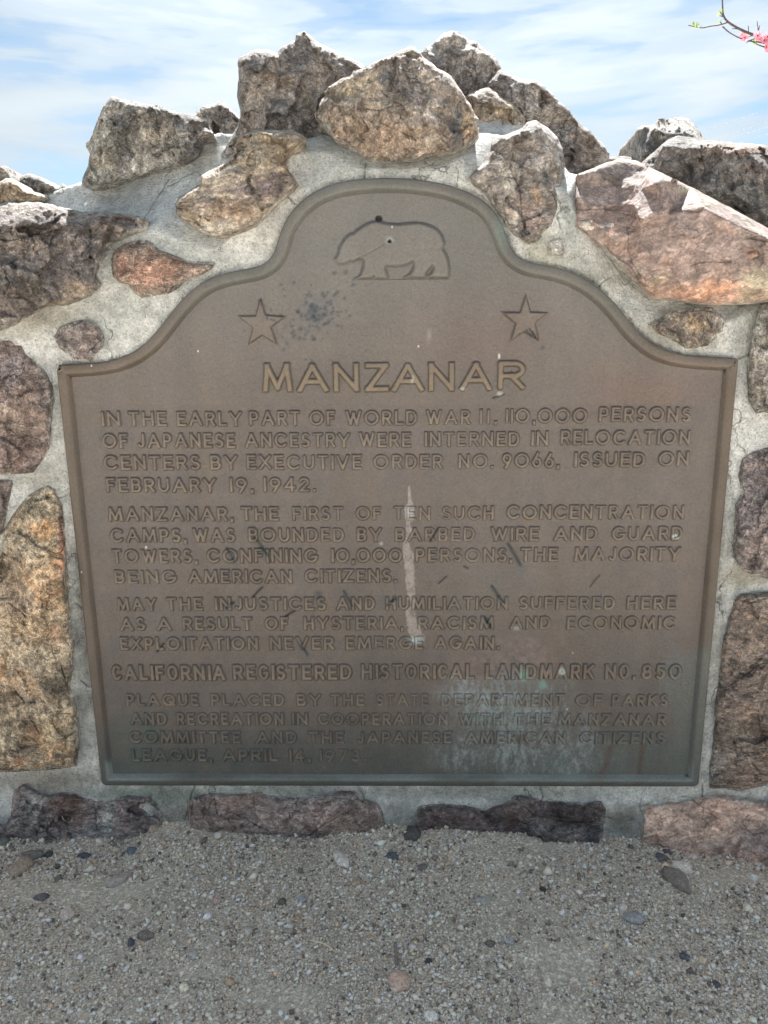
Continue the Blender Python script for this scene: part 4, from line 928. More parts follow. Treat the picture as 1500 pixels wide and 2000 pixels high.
def bronze_rel(u, v):
    """surface damage: pushed-in depth in metres at photo pixels"""
    q = np.stack([u, v], 1); h = np.zeros(len(u))
    for a, b, w_ in GOUGES:
        m = (np.abs(u - (a[0] + b[0]) / 2) < 40) & (np.abs(v - (a[1] + b[1]) / 2) < 40)
        if not m.any(): continue
        d = dist_seg(q[m], np.array(a, float), np.array(b, float))
        A = np.array(a, float); L = np.hypot(b[0] - a[0], b[1] - a[1]) + 1e-6
        t = np.clip(((q[m] - A) @ (np.array(b, float) - A)) / L / L, 0, 1)
        ww = w_ * (0.35 + 0.65 * np.sin(math.pi * np.clip(t, 0.05, 0.95)))
        h[m] += 0.0016 * w_ / 3 * np.exp(-(d / ww) ** 2)
    for (x, y, r) in PITS:
        m = (np.abs(u - x) < 14) & (np.abs(v - y) < 14)
        if m.any():
            h[m] += 0.0007 * r / 3 * np.exp(-(((u[m] - x) ** 2 + (v[m] - y) ** 2) / (r * r)))
    h += 0.0055 * (np.hypot(u - 740, v - 427) < 6.2)
    h += 0.004 * (np.hypot(u - 761, v - 471) < 3.6)
    return h
def bronze_col(u, v, base=(107, 101, 98)):
    n = len(u)
    c = np.tile(s2l(base), (n, 1))
    def P(s, z=0.0, sx=None): return np.stack([u / (sx or s), v / s, np.full(n, z)], 1)
    def blend(k, rgb):
        nonlocal c
        k = np.clip(k, 0, 1)[:, None]; c = c * (1 - k) + s2l(rgb) * k
    def blob(x, y, rx, ry): return np.clip(1.45 - np.sqrt(((u - x + 26 * n1) / rx) ** 2 + ((v - y + 26 * n2) / ry) ** 2), 0, 1)
    n1 = fbm(P(45, 1), 3, 21); n2 = fbm(P(45, 5), 3, 22); sp_ = fbm(P(9, 2), 5, 23, 0.65); sp2 = fbm(P(22, 7), 5, 25, 0.6); sv = 0.55 * fbm(np.stack([u / 6, v / 16, np.full(n, 3.)], 1), 5, 26, 0.7) + 0.45 * fbm(np.stack([u / 3, v / 4, np.full(n, 6.)], 1), 4, 27, 0.7); vert = fbm(P(70, 3, 14), 4, 24)
    blend(0.5 * np.clip(0.5 + n1, 0, 1), (114, 101, 90))
    blend(0.35 * blob(950, 640, 150, 70), (118, 90, 84))
    blend(0.30 * blob(1250, 760, 130, 60), (118, 92, 84))
    blend(0.35 * blob(750, 470, 180, 90), (104, 100, 94))
    blend(0.75 * np.clip((760 - v + 60 * n1) / 260, 0, 1), (118, 117, 115))  # upper face lighter and greyer: veiling glare put into the colour, part patina
    # blue-grey patina held round the rows of letters
    tz = ((v > 790) & (v < 1490)) * 1.0
    blend(0.40 * tz * np.clip(0.35 + 0.9 * sp2, 0, 1), (88, 86, 88))
    # bottom and right margin greyer
    blend(0.55 * np.clip((v - 1290) / 160, 0, 1) * np.clip(0.8 + sp2, 0, 1), (94, 92, 90))
    blend(np.clip((v - 1400) / 90, 0, 1) * (0.6 + 0.5 * sp2), (82, 90, 89))
    blend(np.clip((u - 1290) / 30 + 1.2 * n1, 0, 1) * np.clip((v - 1240 + 40 * n2) / 40, 0, 1) * 0.8, (104, 108, 106))
    blend(0.8 * blob(1230, 1480, 130, 50) * np.clip(0.8 + vert, 0, 1), (98, 104, 102))
    blend(0.7 * blob(270, 1440, 50, 70) * np.clip(0.5 + sp2 * 1.2, 0, 1), (86, 100, 96))
    blend(0.6 * blob(240, 1320, 40, 80) * np.clip(0.4 + sp2, 0, 1), (98, 94, 92))
    # mauve-grey bloom above, verdigris below
    blend(0.7 * blob(1000, 1290, 105, 36) * np.clip(0.45 + 1.6 * sp_, 0, 1), (134, 118, 114))
    vz = np.maximum.reduce([blob(985, 1345, 110, 26), blob(990, 1400, 120, 50), blob(1010, 1465, 150, 45) * 0.95, blob(1110, 1480, 60, 40), blob(1150, 1450, 30, 50) * 0.7])
    blend(0.85 * np.clip(vz * 1.2, 0, 1) * np.clip(0.62 + 1.5 * sv, 0, 1), (120, 126, 126))
    blend(np.clip(vz * 1.2, 0, 1) * np.clip(1.8 * sv + 0.9 * n1, 0, 1) * 0.8, (150, 162, 166))
    blend(0.55 * np.maximum(blob(1090, 1490, 36, 24), blob(960, 1400, 60, 30)) * np.clip(0.2 + 1.6 * sp_, 0, 1), (108, 136, 130))
    blend(0.8 * np.clip(1 - np.abs(u - 1250 + 8 * n1 - (1500 - v) * 0.1) / 9, 0, 1) * (v > 1450), (92, 74, 66))
    blend(0.7 * np.clip(1 - np.abs(u - 1178 + 10 * n1 - (1500 - v) * 0.3) / 12, 0, 1) * (v > 1455), (94, 78, 70))
    # spatter left of centre
    blend(0.6 * np.clip(1.2 - np.hypot((u - 618 + 10 * n1) / 42, (v - 612 + 10 * n2) / 42), 0, 1) * np.clip(0.55 + 1.8 * sp_, 0, 1), (82, 90, 98))
    for (x, y, r) in PITS:
        m = (np.abs(u - x) < 12) & (np.abs(v - y) < 12)
        if m.any():
            k = 0.75 * np.exp(-(((u[m] - x) ** 2 + (v[m] - y) ** 2) / (r * r)))[:, None]
            c[m] = c[m] * (1 - k) + s2l((66, 72, 80)) * k
    for a, b, w_ in GOUGES:
        m = (np.abs(u - (a[0] + b[0]) / 2) < 40) & (np.abs(v - (a[1] + b[1]) / 2) < 40)
        if m.any():
            d = dist_seg(np.stack([u[m], v[m]], 1), np.array(a, float), np.array(b, float))
            k = (0.95 if w_ > 1.4 else 0.35) * np.exp(-(d / (w_ * 0.8)) ** 2)[:, None]
            c[m] = c[m] * (1 - k) + s2l((30, 30, 32)) * k
            if w_ > 2.9:
                k = 0.35 * np.exp(-(d / (w_ * 3.4)) ** 2)[:, None]
                c[m] = c[m] * (1 - k) + s2l((84, 90, 92)) * k
    # pale run of bird lime down the middle
    q = np.stack([u, v + 3 * n1], 1)
    k = np.zeros(n)
    for i in range(len(STREAK) - 1):
        x0, y0, w0 = STREAK[i]; x1, y1, w1 = STREAK[i + 1]
        m = (v > min(y0, y1) - 14) & (v < max(y0, y1) + 14) & (np.abs(u - x0) < 40)
        if m.any():
            a = np.array([x0, y0], float); b = np.array([x1, y1], float)
            t = np.clip(((q[m] - a) @ (b - a)) / ((b - a) @ (b - a)), 0, 1)
            d = np.hypot(*(q[m] - a - t[:, None] * (b - a)).T)
            k[m] = np.maximum(k[m], np.clip((w0 + (w1 - w0) * t) * (1 + 0.5 * sp_[m]) - d + 0.5, 0, 1.4) / 1.4)
    blend(k * np.clip(0.72 + 1.3 * sv + 0.6 * sp_, 0, 0.92), (156, 148, 144))
    for (x, y, rx, ry, rgb) in [(838, 655, 5, 15, (136, 132, 130)), (812, 1250, 14, 9, (176, 186, 188)), (800, 1002, 9, 12, (170, 172, 172)), (1320, 1048, 6, 4, (206, 214, 212)), (976, 768, 5, 4, (170, 170, 166)), (903, 760, 7, 4, (190, 190, 186)), (760, 469, 7, 7, (150, 156, 154)), (975, 695, 1.6, 5, (230, 228, 222)),
                                (284, 1069, 2.2, 2.2, (220, 222, 220)), (744, 1062, 3, 4, (160, 168, 172)), (805, 743, 3, 9, (170, 172, 168)), (1010, 1228, 8, 5, (146, 152, 150)), (1060, 1338, 8, 8, (120, 160, 150)), (1022, 1318, 7, 12, (130, 170, 158)), (1097, 1312, 6, 7, (190, 206, 202))]:
        d = np.hypot((u - x + 3 * sp_) / rx, (v - y + 3 * sp2) / ry)
        blend(np.clip(1.4 - d, 0, 1) * 0.85, rgb)
    m = np.hypot(u - 740, v - 427) < 6.2; c[m] = s2l((40, 40, 42))
    m = np.hypot(u - 761, v - 471) < 3.4; c[m] = s2l((46, 46, 46))
    return c

# rim: rings of the outline pushed inwards (metres), each at its own depth
RIM = [(-0.0002, 0.014), (0.0, -0.0035), (0.0005, -0.0050), (0.0014, -0.0058), (0.0034, -0.0064), (0.008, -0.0068), (0.0122, -0.0067), (0.0134, -0.0061), (0.0150, -0.0042), (0.0172, -0.0008), (0.0190, 0.0020)]
outw = at(np.array([p[0] for p in OUT], float), np.array([p[1] for p in OUT], float), 0.0)[:, [0, 2]]
# resample top curve smoothly, keep the four corners
def resample(poly, step):
    out = []
    for a, b in zip(poly[:-1], poly[1:]):
        k = max(1, int(np.hypot(*(b - a)) / step)); t = np.arange(k) / k
        out.append(a + (b - a) * t[:, None])
    return np.concatenate(out)
top = np.concatenate([resample(outw[:-2], 0.004), outw[-3:-2]])
for _ in range(14):
    top[1:-1] = top[1:-1] * 0.5 + 0.25 * (top[:-2] + top[2:])
TR, BR, BL = top[-1], outw[-2], outw[-1]
right = resample(np.array([TR, BR]), 0.012)[1:]
bot = resample(np.array([BR, BL]), 0.012)[1:]
left = resample(np.array([BL, top[0]]), 0.012)[1:]
base_ring = np.concatenate([top, right, BR[None], bot, BL[None], left])
corner_idx = [0, len(top) - 1, len(top) + len(right), len(top) + len(right) + 1 + len(bot)]
corner_r = {0: 0.011, 1: 0.006, 2: 0.008, 3: 0.008}
def ring_at(s):
    n = len(base_ring)
    prv = np.roll(base_ring, 1, 0); nxt = np.roll(base_ring, -1, 0)
    d1 = base_ring - prv; d2 = nxt - base_ring
    d1 /= np.linalg.norm(d1, axis=1)[:, None]; d2 /= np.linalg.norm(d2, axis=1)[:, None]
    n1 = np.stack([d1[:, 1], -d1[:, 0]], 1); n2 = np.stack([d2[:, 1], -d2[:, 0]], 1)      # clockwise seen from the front: inward
    m = n1 + n2; m /= np.linalg.norm(m, axis=1)[:, None]
    k = s / np.clip((m * n1).sum(1), 0.35, 1)
    P = base_ring + m * k[:, None]
    out = []; ci = {c: i for i, c in enumerate(corner_idx)}
    for i in range(n):
        if i in ci:
            r = max(corner_r[ci[i]] - s * 0.5, 0.0025)
            a = P[i - 1] - P[i]; b = P[(i + 1) % n] - P[i]
            a /= np.linalg.norm(a); b /= np.linalg.norm(b)
            ang = math.acos(np.clip(a @ b, -1, 1)); t = r / math.tan(ang / 2)
            bi = a + b; bi /= np.linalg.norm(bi); cen = P[i] + bi * (r / math.sin(ang / 2))
            p0 = P[i] + a * t; p1 = P[i] + b * t
            for q in np.linspace(0, 1, 7):
                v_ = (p0 * (1 - q) + p1 * q) - cen
                out.append(cen + v_ / np.linalg.norm(v_) * r)
        else:
            out.append(P[i])
    return np.array(out)
sgn_in = 1
test_r = ring_at(0.01)
if np.abs(test_r[:, 0]).max() > np.abs(base_ring[:, 0]).max():
    sgn_in = -1
    base_ring = base_ring[::-1].copy()
    L_ = len(base_ring); corner_idx = [L_ - 1 - c for c in corner_idx]
rings = []
for s, y in RIM:
    r = ring_at(s)
    # drop points that cross over on tight rounded corners
    rings.append(np.stack([r[:, 0], np.full(len(r), y), r[:, 1]], 1))
nr = len(rings[0])
V = np.concatenate(rings)
u_, v_ = to_px(V)
V[:, 1] += 0.0005 * fbm(V * 30, 3, 4) + bronze_rel(u_, v_) * 0.5
Fq = []
for k in range(len(RIM) - 1):
    for i in range(nr):
        j = (i + 1) % nr
        q = (k * nr + i, k * nr + j, (k + 1) * nr + j, (k + 1) * nr + i)
        Fq.append(q)
Fq = np.array(Fq)
a, b, c_ = V[Fq[:, 0]], V[Fq[:, 1]], V[Fq[:, 2]]
if np.cross(b - a, c_ - a)[:, 1].sum() > 0: Fq = Fq[:, ::-1]
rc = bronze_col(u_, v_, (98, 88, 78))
# greener patina along the arch and the ledge at the bottom
g = np.clip((700 - v_) / 120, 0, 1) * np.clip(0.5 + fbm(V * 14, 4, 77), 0, 1) * 0.75
rc = rc * (1 - g[:, None]) + s2l((94, 98, 94)) * g[:, None]
g = np.clip((v_ - 1485) / 10, 0, 1) * (np.repeat([s for s, _ in RIM], nr) > 0.010) * np.clip(0.7 + 1.4 * fbm(V * [9, 9, 60], 4, 78), 0, 1)
rc = rc * (1 - g[:, None]) + s2l((122, 130, 128)) * g[:, None]
g = np.clip(1 - np.hypot((u_ - 985) / 26, (v_ - 440) / 60), 0, 1) * 0.9
rc = rc * (1 - g[:, None]) + s2l((120, 138, 134)) * g[:, None]
plink('rim', mesh('rim', V, Fq, rc), M_BRONZE, label='raised rounded border of the plaque, greener along the arch')

# field: fine sheet inside the rim
def field():
    st = 0.00145
    x0, z0 = outw.min(0); x1, z1 = outw.max(0)
    xs = np.arange(x0, x1, st); zs = np.arange(z0, z1, st)
    X, Z = np.meshgrid(xs, zs)
    ins = ring_at(0.0150)
    P = np.stack([X.ravel(), Z.ravel()], 1)
    ok = inside(P, ins)
    Y = np.full(len(P), FIELD_Y)
    W = np.stack([P[:, 0], Y, P[:, 1]], 1)
    idx = np.where(ok)[0]
    Wk = W[idx]
    u, v = to_px(Wk)
    Wk[:, 1] += bronze_rel(u, v) + 0.0006 * fbm(Wk * 9, 3, 31) + 0.00016 * fbm(Wk * 160, 2, 32)
    mp = np.full(len(P), -1); mp[idx] = np.arange(len(idx))
    g = mp.reshape(len(zs), len(xs))
    q = np.stack([g[:-1, :-1].ravel(), g[:-1, 1:].ravel(), g[1:, 1:].ravel(), g[1:, :-1].ravel()], 1)
    q = q[(q >= 0).all(1)]
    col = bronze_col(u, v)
    plink('field', mesh('field', Wk, q, col), M_BRONZE, label='recessed leather-grained face of the plaque, blotched with verdigris at lower right')
field()

def relief(name, sd_fn, bounds, height, bevel, step, label=None, polish=0.0, base_y=FIELD_Y, tint=(116, 100, 84), side=(70, 70, 72), parent=None, dirt=0.0, crisp=False):
    """raised shape on the plaque face; bounds and sd in plane metres (x, z)"""
    x0, z0, x1, z1 = bounds
    xs = np.arange(x0 - 2 * step, x1 + 2.01 * step, step); zs = np.arange(z0 - 2 * step, z1 + 2.01 * step, step)
    X, Z = np.meshgrid(xs, zs)
    P = np.stack([X.ravel(), Z.ravel()], 1)
    sd = sd_fn(P)
    t = np.clip(-sd / bevel, -2.0, 1)
    hh = np.where(t > 0, 0.0002 + height * (t * (1.5 - 0.5 * t) if crisp else np.sin(t * math.pi / 2)), 0.00022 * (1 - sd / 0.0013))
    cellok = (sd.reshape(X.shape) < step * 0.75)
    g = np.arange(len(P)).reshape(X.shape)
    q = np.stack([g[:-1, :-1].ravel(), g[:-1, 1:].ravel(), g[1:, 1:].ravel(), g[1:, :-1].ravel()], 1)
    mn = sd[q].min(1)
    q = q[mn < 0.0013]
    used = np.unique(q); mp = np.full(len(P), -1); mp[used] = np.arange(len(used))
    q = mp[q]
    W = np.stack([P[used, 0], base_y - hh[used], P[used, 1]], 1)
    u, v = to_px(W)
    W[:, 1] += bronze_rel(u, v) + 0.00012 * fbm(W * 260, 2, 41)
    a, b, c = W[q[:, 0]], W[q[:, 1]], W[q[:, 2]]
    return W, q, u, v, t[used]

def finish_relief(name, parts, label, polish, tint, side, parent=None, mat=None, patina_shade=0.72):
    Vs, Qs, Cs = [], [], []; off = 0
    for (W, q, u, v, t, zf) in parts:
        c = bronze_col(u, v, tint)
        k = np.where(t > 0, np.clip(1 - t, 0, 1), np.clip(1 + t * 0.6, 0, 1))[:, None] * patina_shade
        c = c * (1 - k) + s2l(side) * k  # sides and skirt darkened: patina plus crevice shade put into the colour
        pol = polish * np.clip(1.0 - zf * 1.25, 0, 1) * np.clip(t * 1.5, 0, 1) * np.clip(0.55 + 1.2 * fbm(np.stack([u / 30, v / 30, 0 * u], 1), 3, 52), 0, 1)
        c = c * (1 - pol[:, None]) + s2l((148, 135, 116)) * pol[:, None]
        Vs.append(W); Qs.append(q + off); Cs.append(c); off += len(W)
    return plink(name, mesh(name, np.concatenate(Vs), np.concatenate(Qs), np.concatenate(Cs)), M_BRONZE, label=label, parent=parent)

def pl(pts):   # photo pixels -> plane metres
    a = np.array(pts, float)
    return at(a[:, 0], a[:, 1], FIELD_Y - 0.002)[:, [0, 2]]
ZC = lambda L: [(420 + x / 2.143, 340 + y / 2.143) for x, y in L]
BEAR = ZC([(497, 355), (503, 348), (511, 333), (516, 312), (524, 292), (538, 270), (556, 252), (566, 246), (576, 245), (590, 233), (610, 218), (636, 203), (660, 195), (680, 193), (702, 198), (730, 203), (765, 205), (800, 202), (835, 199), (862, 200), (886, 206), (908, 214), (930, 227), (946, 242), (957, 262), (964, 288), (958, 312), (966, 325), (974, 342), (981, 365),
           (985, 395), (983, 420), (978, 438), (950, 438), (905, 438), (888, 434), (889, 424), (899, 414), (907, 402), (911, 388), (898, 400), (888, 414), (882, 430), (878, 438), (840, 438), (788, 438), (790, 430), (800, 424), (812, 415), (821, 402), (826, 386), (827, 371), (812, 380), (785, 389), (755, 391), (718, 390), (721, 405), (726, 422), (729, 441),
           (700, 442), (664, 442), (666, 432), (656, 441), (620, 442), (580, 443), (584, 436), (596, 429), (606, 418), (612, 400), (617, 382), (618, 362), (606, 358), (594, 363), (578, 370), (562, 368), (552, 376), (536, 381), (520, 381), (507, 372)])
def shape_relief(name, poly_px, label, height, bevel, step, polish, tint=(110, 94, 82), extra=None, holes=None):
    P = pl(poly_px)
    fn = lambda q: sdf(q, P)
    b = (P[:, 0].min(), P[:, 1].min(), P[:, 0].max(), P[:, 1].max())
    W, q, u, v, t = relief(name, fn, b, height, bevel, step)
    zf = (W[:, 2] - b[1]) / (b[3] - b[1])
    return finish_relief(name, [(W, q, u, v, t, zf)], label, polish, tint, (76, 76, 78), patina_shade=0.42)
shape_relief('bear_emblem', BEAR, 'raised silhouette of a walking bear facing left, dented near its shoulder', 0.0042, 0.0050, 0.0009, 0.12, (116, 108, 100))
shape_relief('ground_line', [(688, 546.2), (878, 544.6), (878, 545.8), (688, 547.4)], 'thin raised line under the bear', 0.0012, 0.0004, 0.0005, 0.0, (90, 84, 80))
shape_relief('star', ZC([(190, 515), (213, 588), (297, 596), (237, 641), (262, 716), (197, 677), (137, 717), (156, 645), (94, 592), (168, 591)]), 'raised five-pointed star on the left, pitted at its top point', 0.0042, 0.0024, 0.0008, 0.15, (108, 94, 84))
shape_relief('star', ZC([(1301, 500), (1322, 575), (1398, 578), (1341, 622), (1356, 698), (1293, 661), (1234, 701), (1256, 627), (1198, 577), (1275, 577)]), 'raised five-pointed star on the right, chipped at its lower right point', 0.0042, 0.0024, 0.0008, 0.15, (112, 98, 88))

# ---- lettering: every glyph as centre-line strokes in a unit box (x right, y up)
def arc(cx, cy, rx, ry, a0, a1, n=14):
    return [(cx + rx * math.cos(R_(a0 + (a1 - a0) * i / n)), cy + ry * math.sin(R_(a0 + (a1 - a0) * i / n))) for i in range(n + 1)]
GL = {
 'A': (.90, [[(0, 0), (.5, 1), (1, 0)], [(.2, .34), (.8, .34)]]),
 'B': (.66, [[(0, 0), (0, 1), (.6, 1)] + arc(.6, .765, .34, .235, 90, -90, 8) + [(0, .53)], [(.6, .53)] + arc(.64, .265, .36, .265, 90, -90, 8) + [(0, 0)]]),
 'C': (.88, [arc(.55, .5, .55, .5, 42, 318, 22)]),
 'D': (.76, [[(0, 0), (0, 1), (.4, 1)] + arc(.42, .5, .58, .5, 90, -90, 14) + [(0, 0)]]),
 'E': (.62, [[(1, 1), (0, 1), (0, 0), (1, 0)], [(0, .52), (.85, .52)]]),
 'F': (.60, [[(1, 1), (0, 1), (0, 0)], [(0, .52), (.82, .52)]]),
 'G': (.90, [arc(.53, .5, .53, .5, 42, 355, 24) + [(1.0, .44), (.62, .44)]]),
 'H': (.74, [[(0, 0), (0, 1)], [(1, 0), (1, 1)], [(0, .5), (1, .5)]]),
 'I': (.16, [[(.5, 0), (.5, 1)]]),
 'J': (.56, [[(1, 1), (1, .3)] + arc(.55, .3, .45, .3, 0, -150, 10)]),
 'K': (.76, [[(0, 0), (0, 1)], [(1, 1), (.02, .42)], [(.33, .6), (1, 0)]]),
 'L': (.58, [[(0, 1), (0, 0), (1, 0)]]),
 'M': (.96, [[(0, 0), (.1, 1), (.5, .08), (.9, 1), (1, 0)]]),
 'N': (.76, [[(0, 0), (0, 1), (1, 0), (1, 1)]]),
 'O': (1.0, [arc(.5, .5, .5, .5, 0, 360, 30)]),
 'P': (.64, [[(0, 0), (0, 1), (.55, 1)] + arc(.6, .72, .4, .28, 90, -90, 8) + [(0, .44)]]),
 'Q': (1.0, [arc(.5, .5, .5, .5, 0, 360, 30), [(.62, .34), (1.0, 0)]]),
 'R': (.68, [[(0, 0), (0, 1), (.55, 1)] + arc(.6, .74, .4, .26, 90, -90, 8) + [(0, .48)], [(.5, .48), (1, 0)]]),
 'S': (.62, [arc(.5, .75, .46, .25, 38, 270, 12) + arc(.5, .25, .5, .25, 90, -142, 12)]),
 'T': (.70, [[(0, 1), (1, 1)], [(.5, 1), (.5, 0)]]),
 'U': (.74, [[(0, 1), (0, .4)] + arc(.5, .4, .5, .4, 180, 360, 14) + [(1, 1)]]),
 'V': (.84, [[(0, 1), (.5, 0), (1, 1)]]),
 'W': (1.06, [[(0, 1), (.27, 0), (.5, .9), (.73, 0), (1, 1)]]),
 'X': (.80, [[(0, 0), (1, 1)], [(0, 1), (1, 0)]]),
 'Y': (.82, [[(0, 1), (.5, .42), (1, 1)], [(.5, .42), (.5, 0)]]),
 'Z': (.74, [[(0, 1), (1, 1), (0, 0), (1, 0)]]),
 '0': (1.0, [arc(.5, .5, .5, .5, 0, 360, 30)]),
 '1': (.16, [[(.5, 0), (.5, 1)]]),
 '2': (.62, [arc(.5, .72, .48, .28, 165, -35, 12) + [(0, 0), (1, 0)]]),
 '3': (.60, [arc(.45, .755, .42, .245, 140, -90, 12), arc(.45, .26, .5, .26, 90, -145, 12)]),
 '4': (.66, [[(.72, 0), (.72, 1), (0, .28), (1, .28)]]),
 '5': (.62, [[(.92, 1), (.2, 1), (.12, .55)] + arc(.48, .33, .48, .33, 120, -140, 14)]),
 '6': (.66, [arc(.5, .32, .5, .32, 0, 360, 20), [(.06, .48), (.62, 1.06)]]),
 '7': (.62, [[(0, 1), (1, 1), (.3, 0)]]),
 '8': (.62, [arc(.5, .76, .42, .24, 0, 360, 18), arc(.5, .27, .5, .27, 0, 360, 18)]),
 '9': (.66, [arc(.5, .68, .5, .32, 0, 360, 20), [(.94, .52), (.38, -.06)]]),
 ',': (.17, [[(.5, .03), (.4, -.14)]]),
 '.': (.17, [[(.5, .0), (.5, .03)]]),
}
def glyph_sd(ch, x0, z0, wd, h, t):
    """distance to the strokes of a glyph whose ink box is x0..x0+wd, z0..z0+h, stroke width t"""
    segs = []
    e = t / 2
    for s in GL[ch][1]:
        P = [(x0 + e + p[0] * max(wd - t, 0), z0 + e + p[1] * (h - t)) for p in s]
        segs.append(P)
    clipz = ch not in ',69.' and True
    lo, hi = z0, z0 + h
    roundish = len(segs[0]) > 12 and ch in 'COQGS0368'
    def fn(q):
        d = np.full(len(q), 1e9)
        for P in segs:
            for i in range(len(P) - 1):
                a = np.array(P[i]); b = np.array(P[i + 1]); L = np.hypot(*(b - a))
                if L < 1e-9: continue
                ux = (b - a) / L; c = (a + b) / 2; r = q - c
                al = np.abs(r @ ux) - L / 2; ac = np.abs(r[:, 0] * -ux[1] + r[:, 1] * ux[0]) - e
                ends = (i == 0) or (i == len(P) - 2)
                ext = e if (not roundish and abs(ux[0] * ux[1]) > 0.05) else e
                if len(P) > 8: # curved stroke: round joints
                    dd = np.hypot(np.maximum(al, 0), ac + e) - e
                else:
                    dd = np.maximum(al - ext, ac)
                d = np.minimum(d, dd)
        if clipz:
            d = np.maximum(d, np.maximum(q[:, 1] - hi, lo - q[:, 1]))
        return d
    zlo = z0 - (0.2 * h if not clipz else 0); zhi = z0 + h + (0.12 * h if not clipz else 0)
    return fn, (x0, zlo, x0 + wd, zhi)
def word(txt, u0, u1, vbase, caph, stroke, narrow=False, height=0.0022, step=0.00085, gap=.17):
    """list of relief parts for a word spanning photo x u0..u1 on baseline vbase (pixels)"""
    a = at(u0, vbase, FIELD_Y - 0.002); b = at(u1, vbase, FIELD_Y - 0.002); tp = at((u0 + u1) / 2, vbase - caph, FIELD_Y - 0.002)
    H = tp[2] - (a[2] + b[2]) / 2; T = stroke / caph * H
    ws = []
    for ch in txt:
        wd = GL[ch][0]
        if narrow and ch in 'O0CGQ': wd *= .74
        if narrow and ch in 'MWA': wd *= .92
        ws.append(wd)
    n = len(txt)
    tot = sum(ws) + gap * (n - 1)
    span = b[0] - a[0]
    k = span / (tot * H)          # horizontal squeeze to the measured span
    parts = []
    x = 0.0
    rj = random.Random(hash((txt, int(u0))) & 0xffff if False else int(u0 * 7 + vbase))
    for ch, wd in zip(txt, ws):
        f = x / tot if tot else 0
        zb = a[2] + (b[2] - a[2]) * f + rj.uniform(-.0003, .0003)
        gx = a[0] + x * H * k; gw = max(wd * H * k, T)
        if ch in 'I1,.': gx += (gw - T) / 2; gw = T
        fn, bd = glyph_sd(ch, gx, zb, gw, H, T)
        W, q, u, v, t = relief(ch, fn, bd, height, T * 0.24, step, crisp=True)
        parts.append((W, q, u, v, t, np.clip((W[:, 2] - zb) / H, 0, 1)))
        x += wd + gap
    return parts
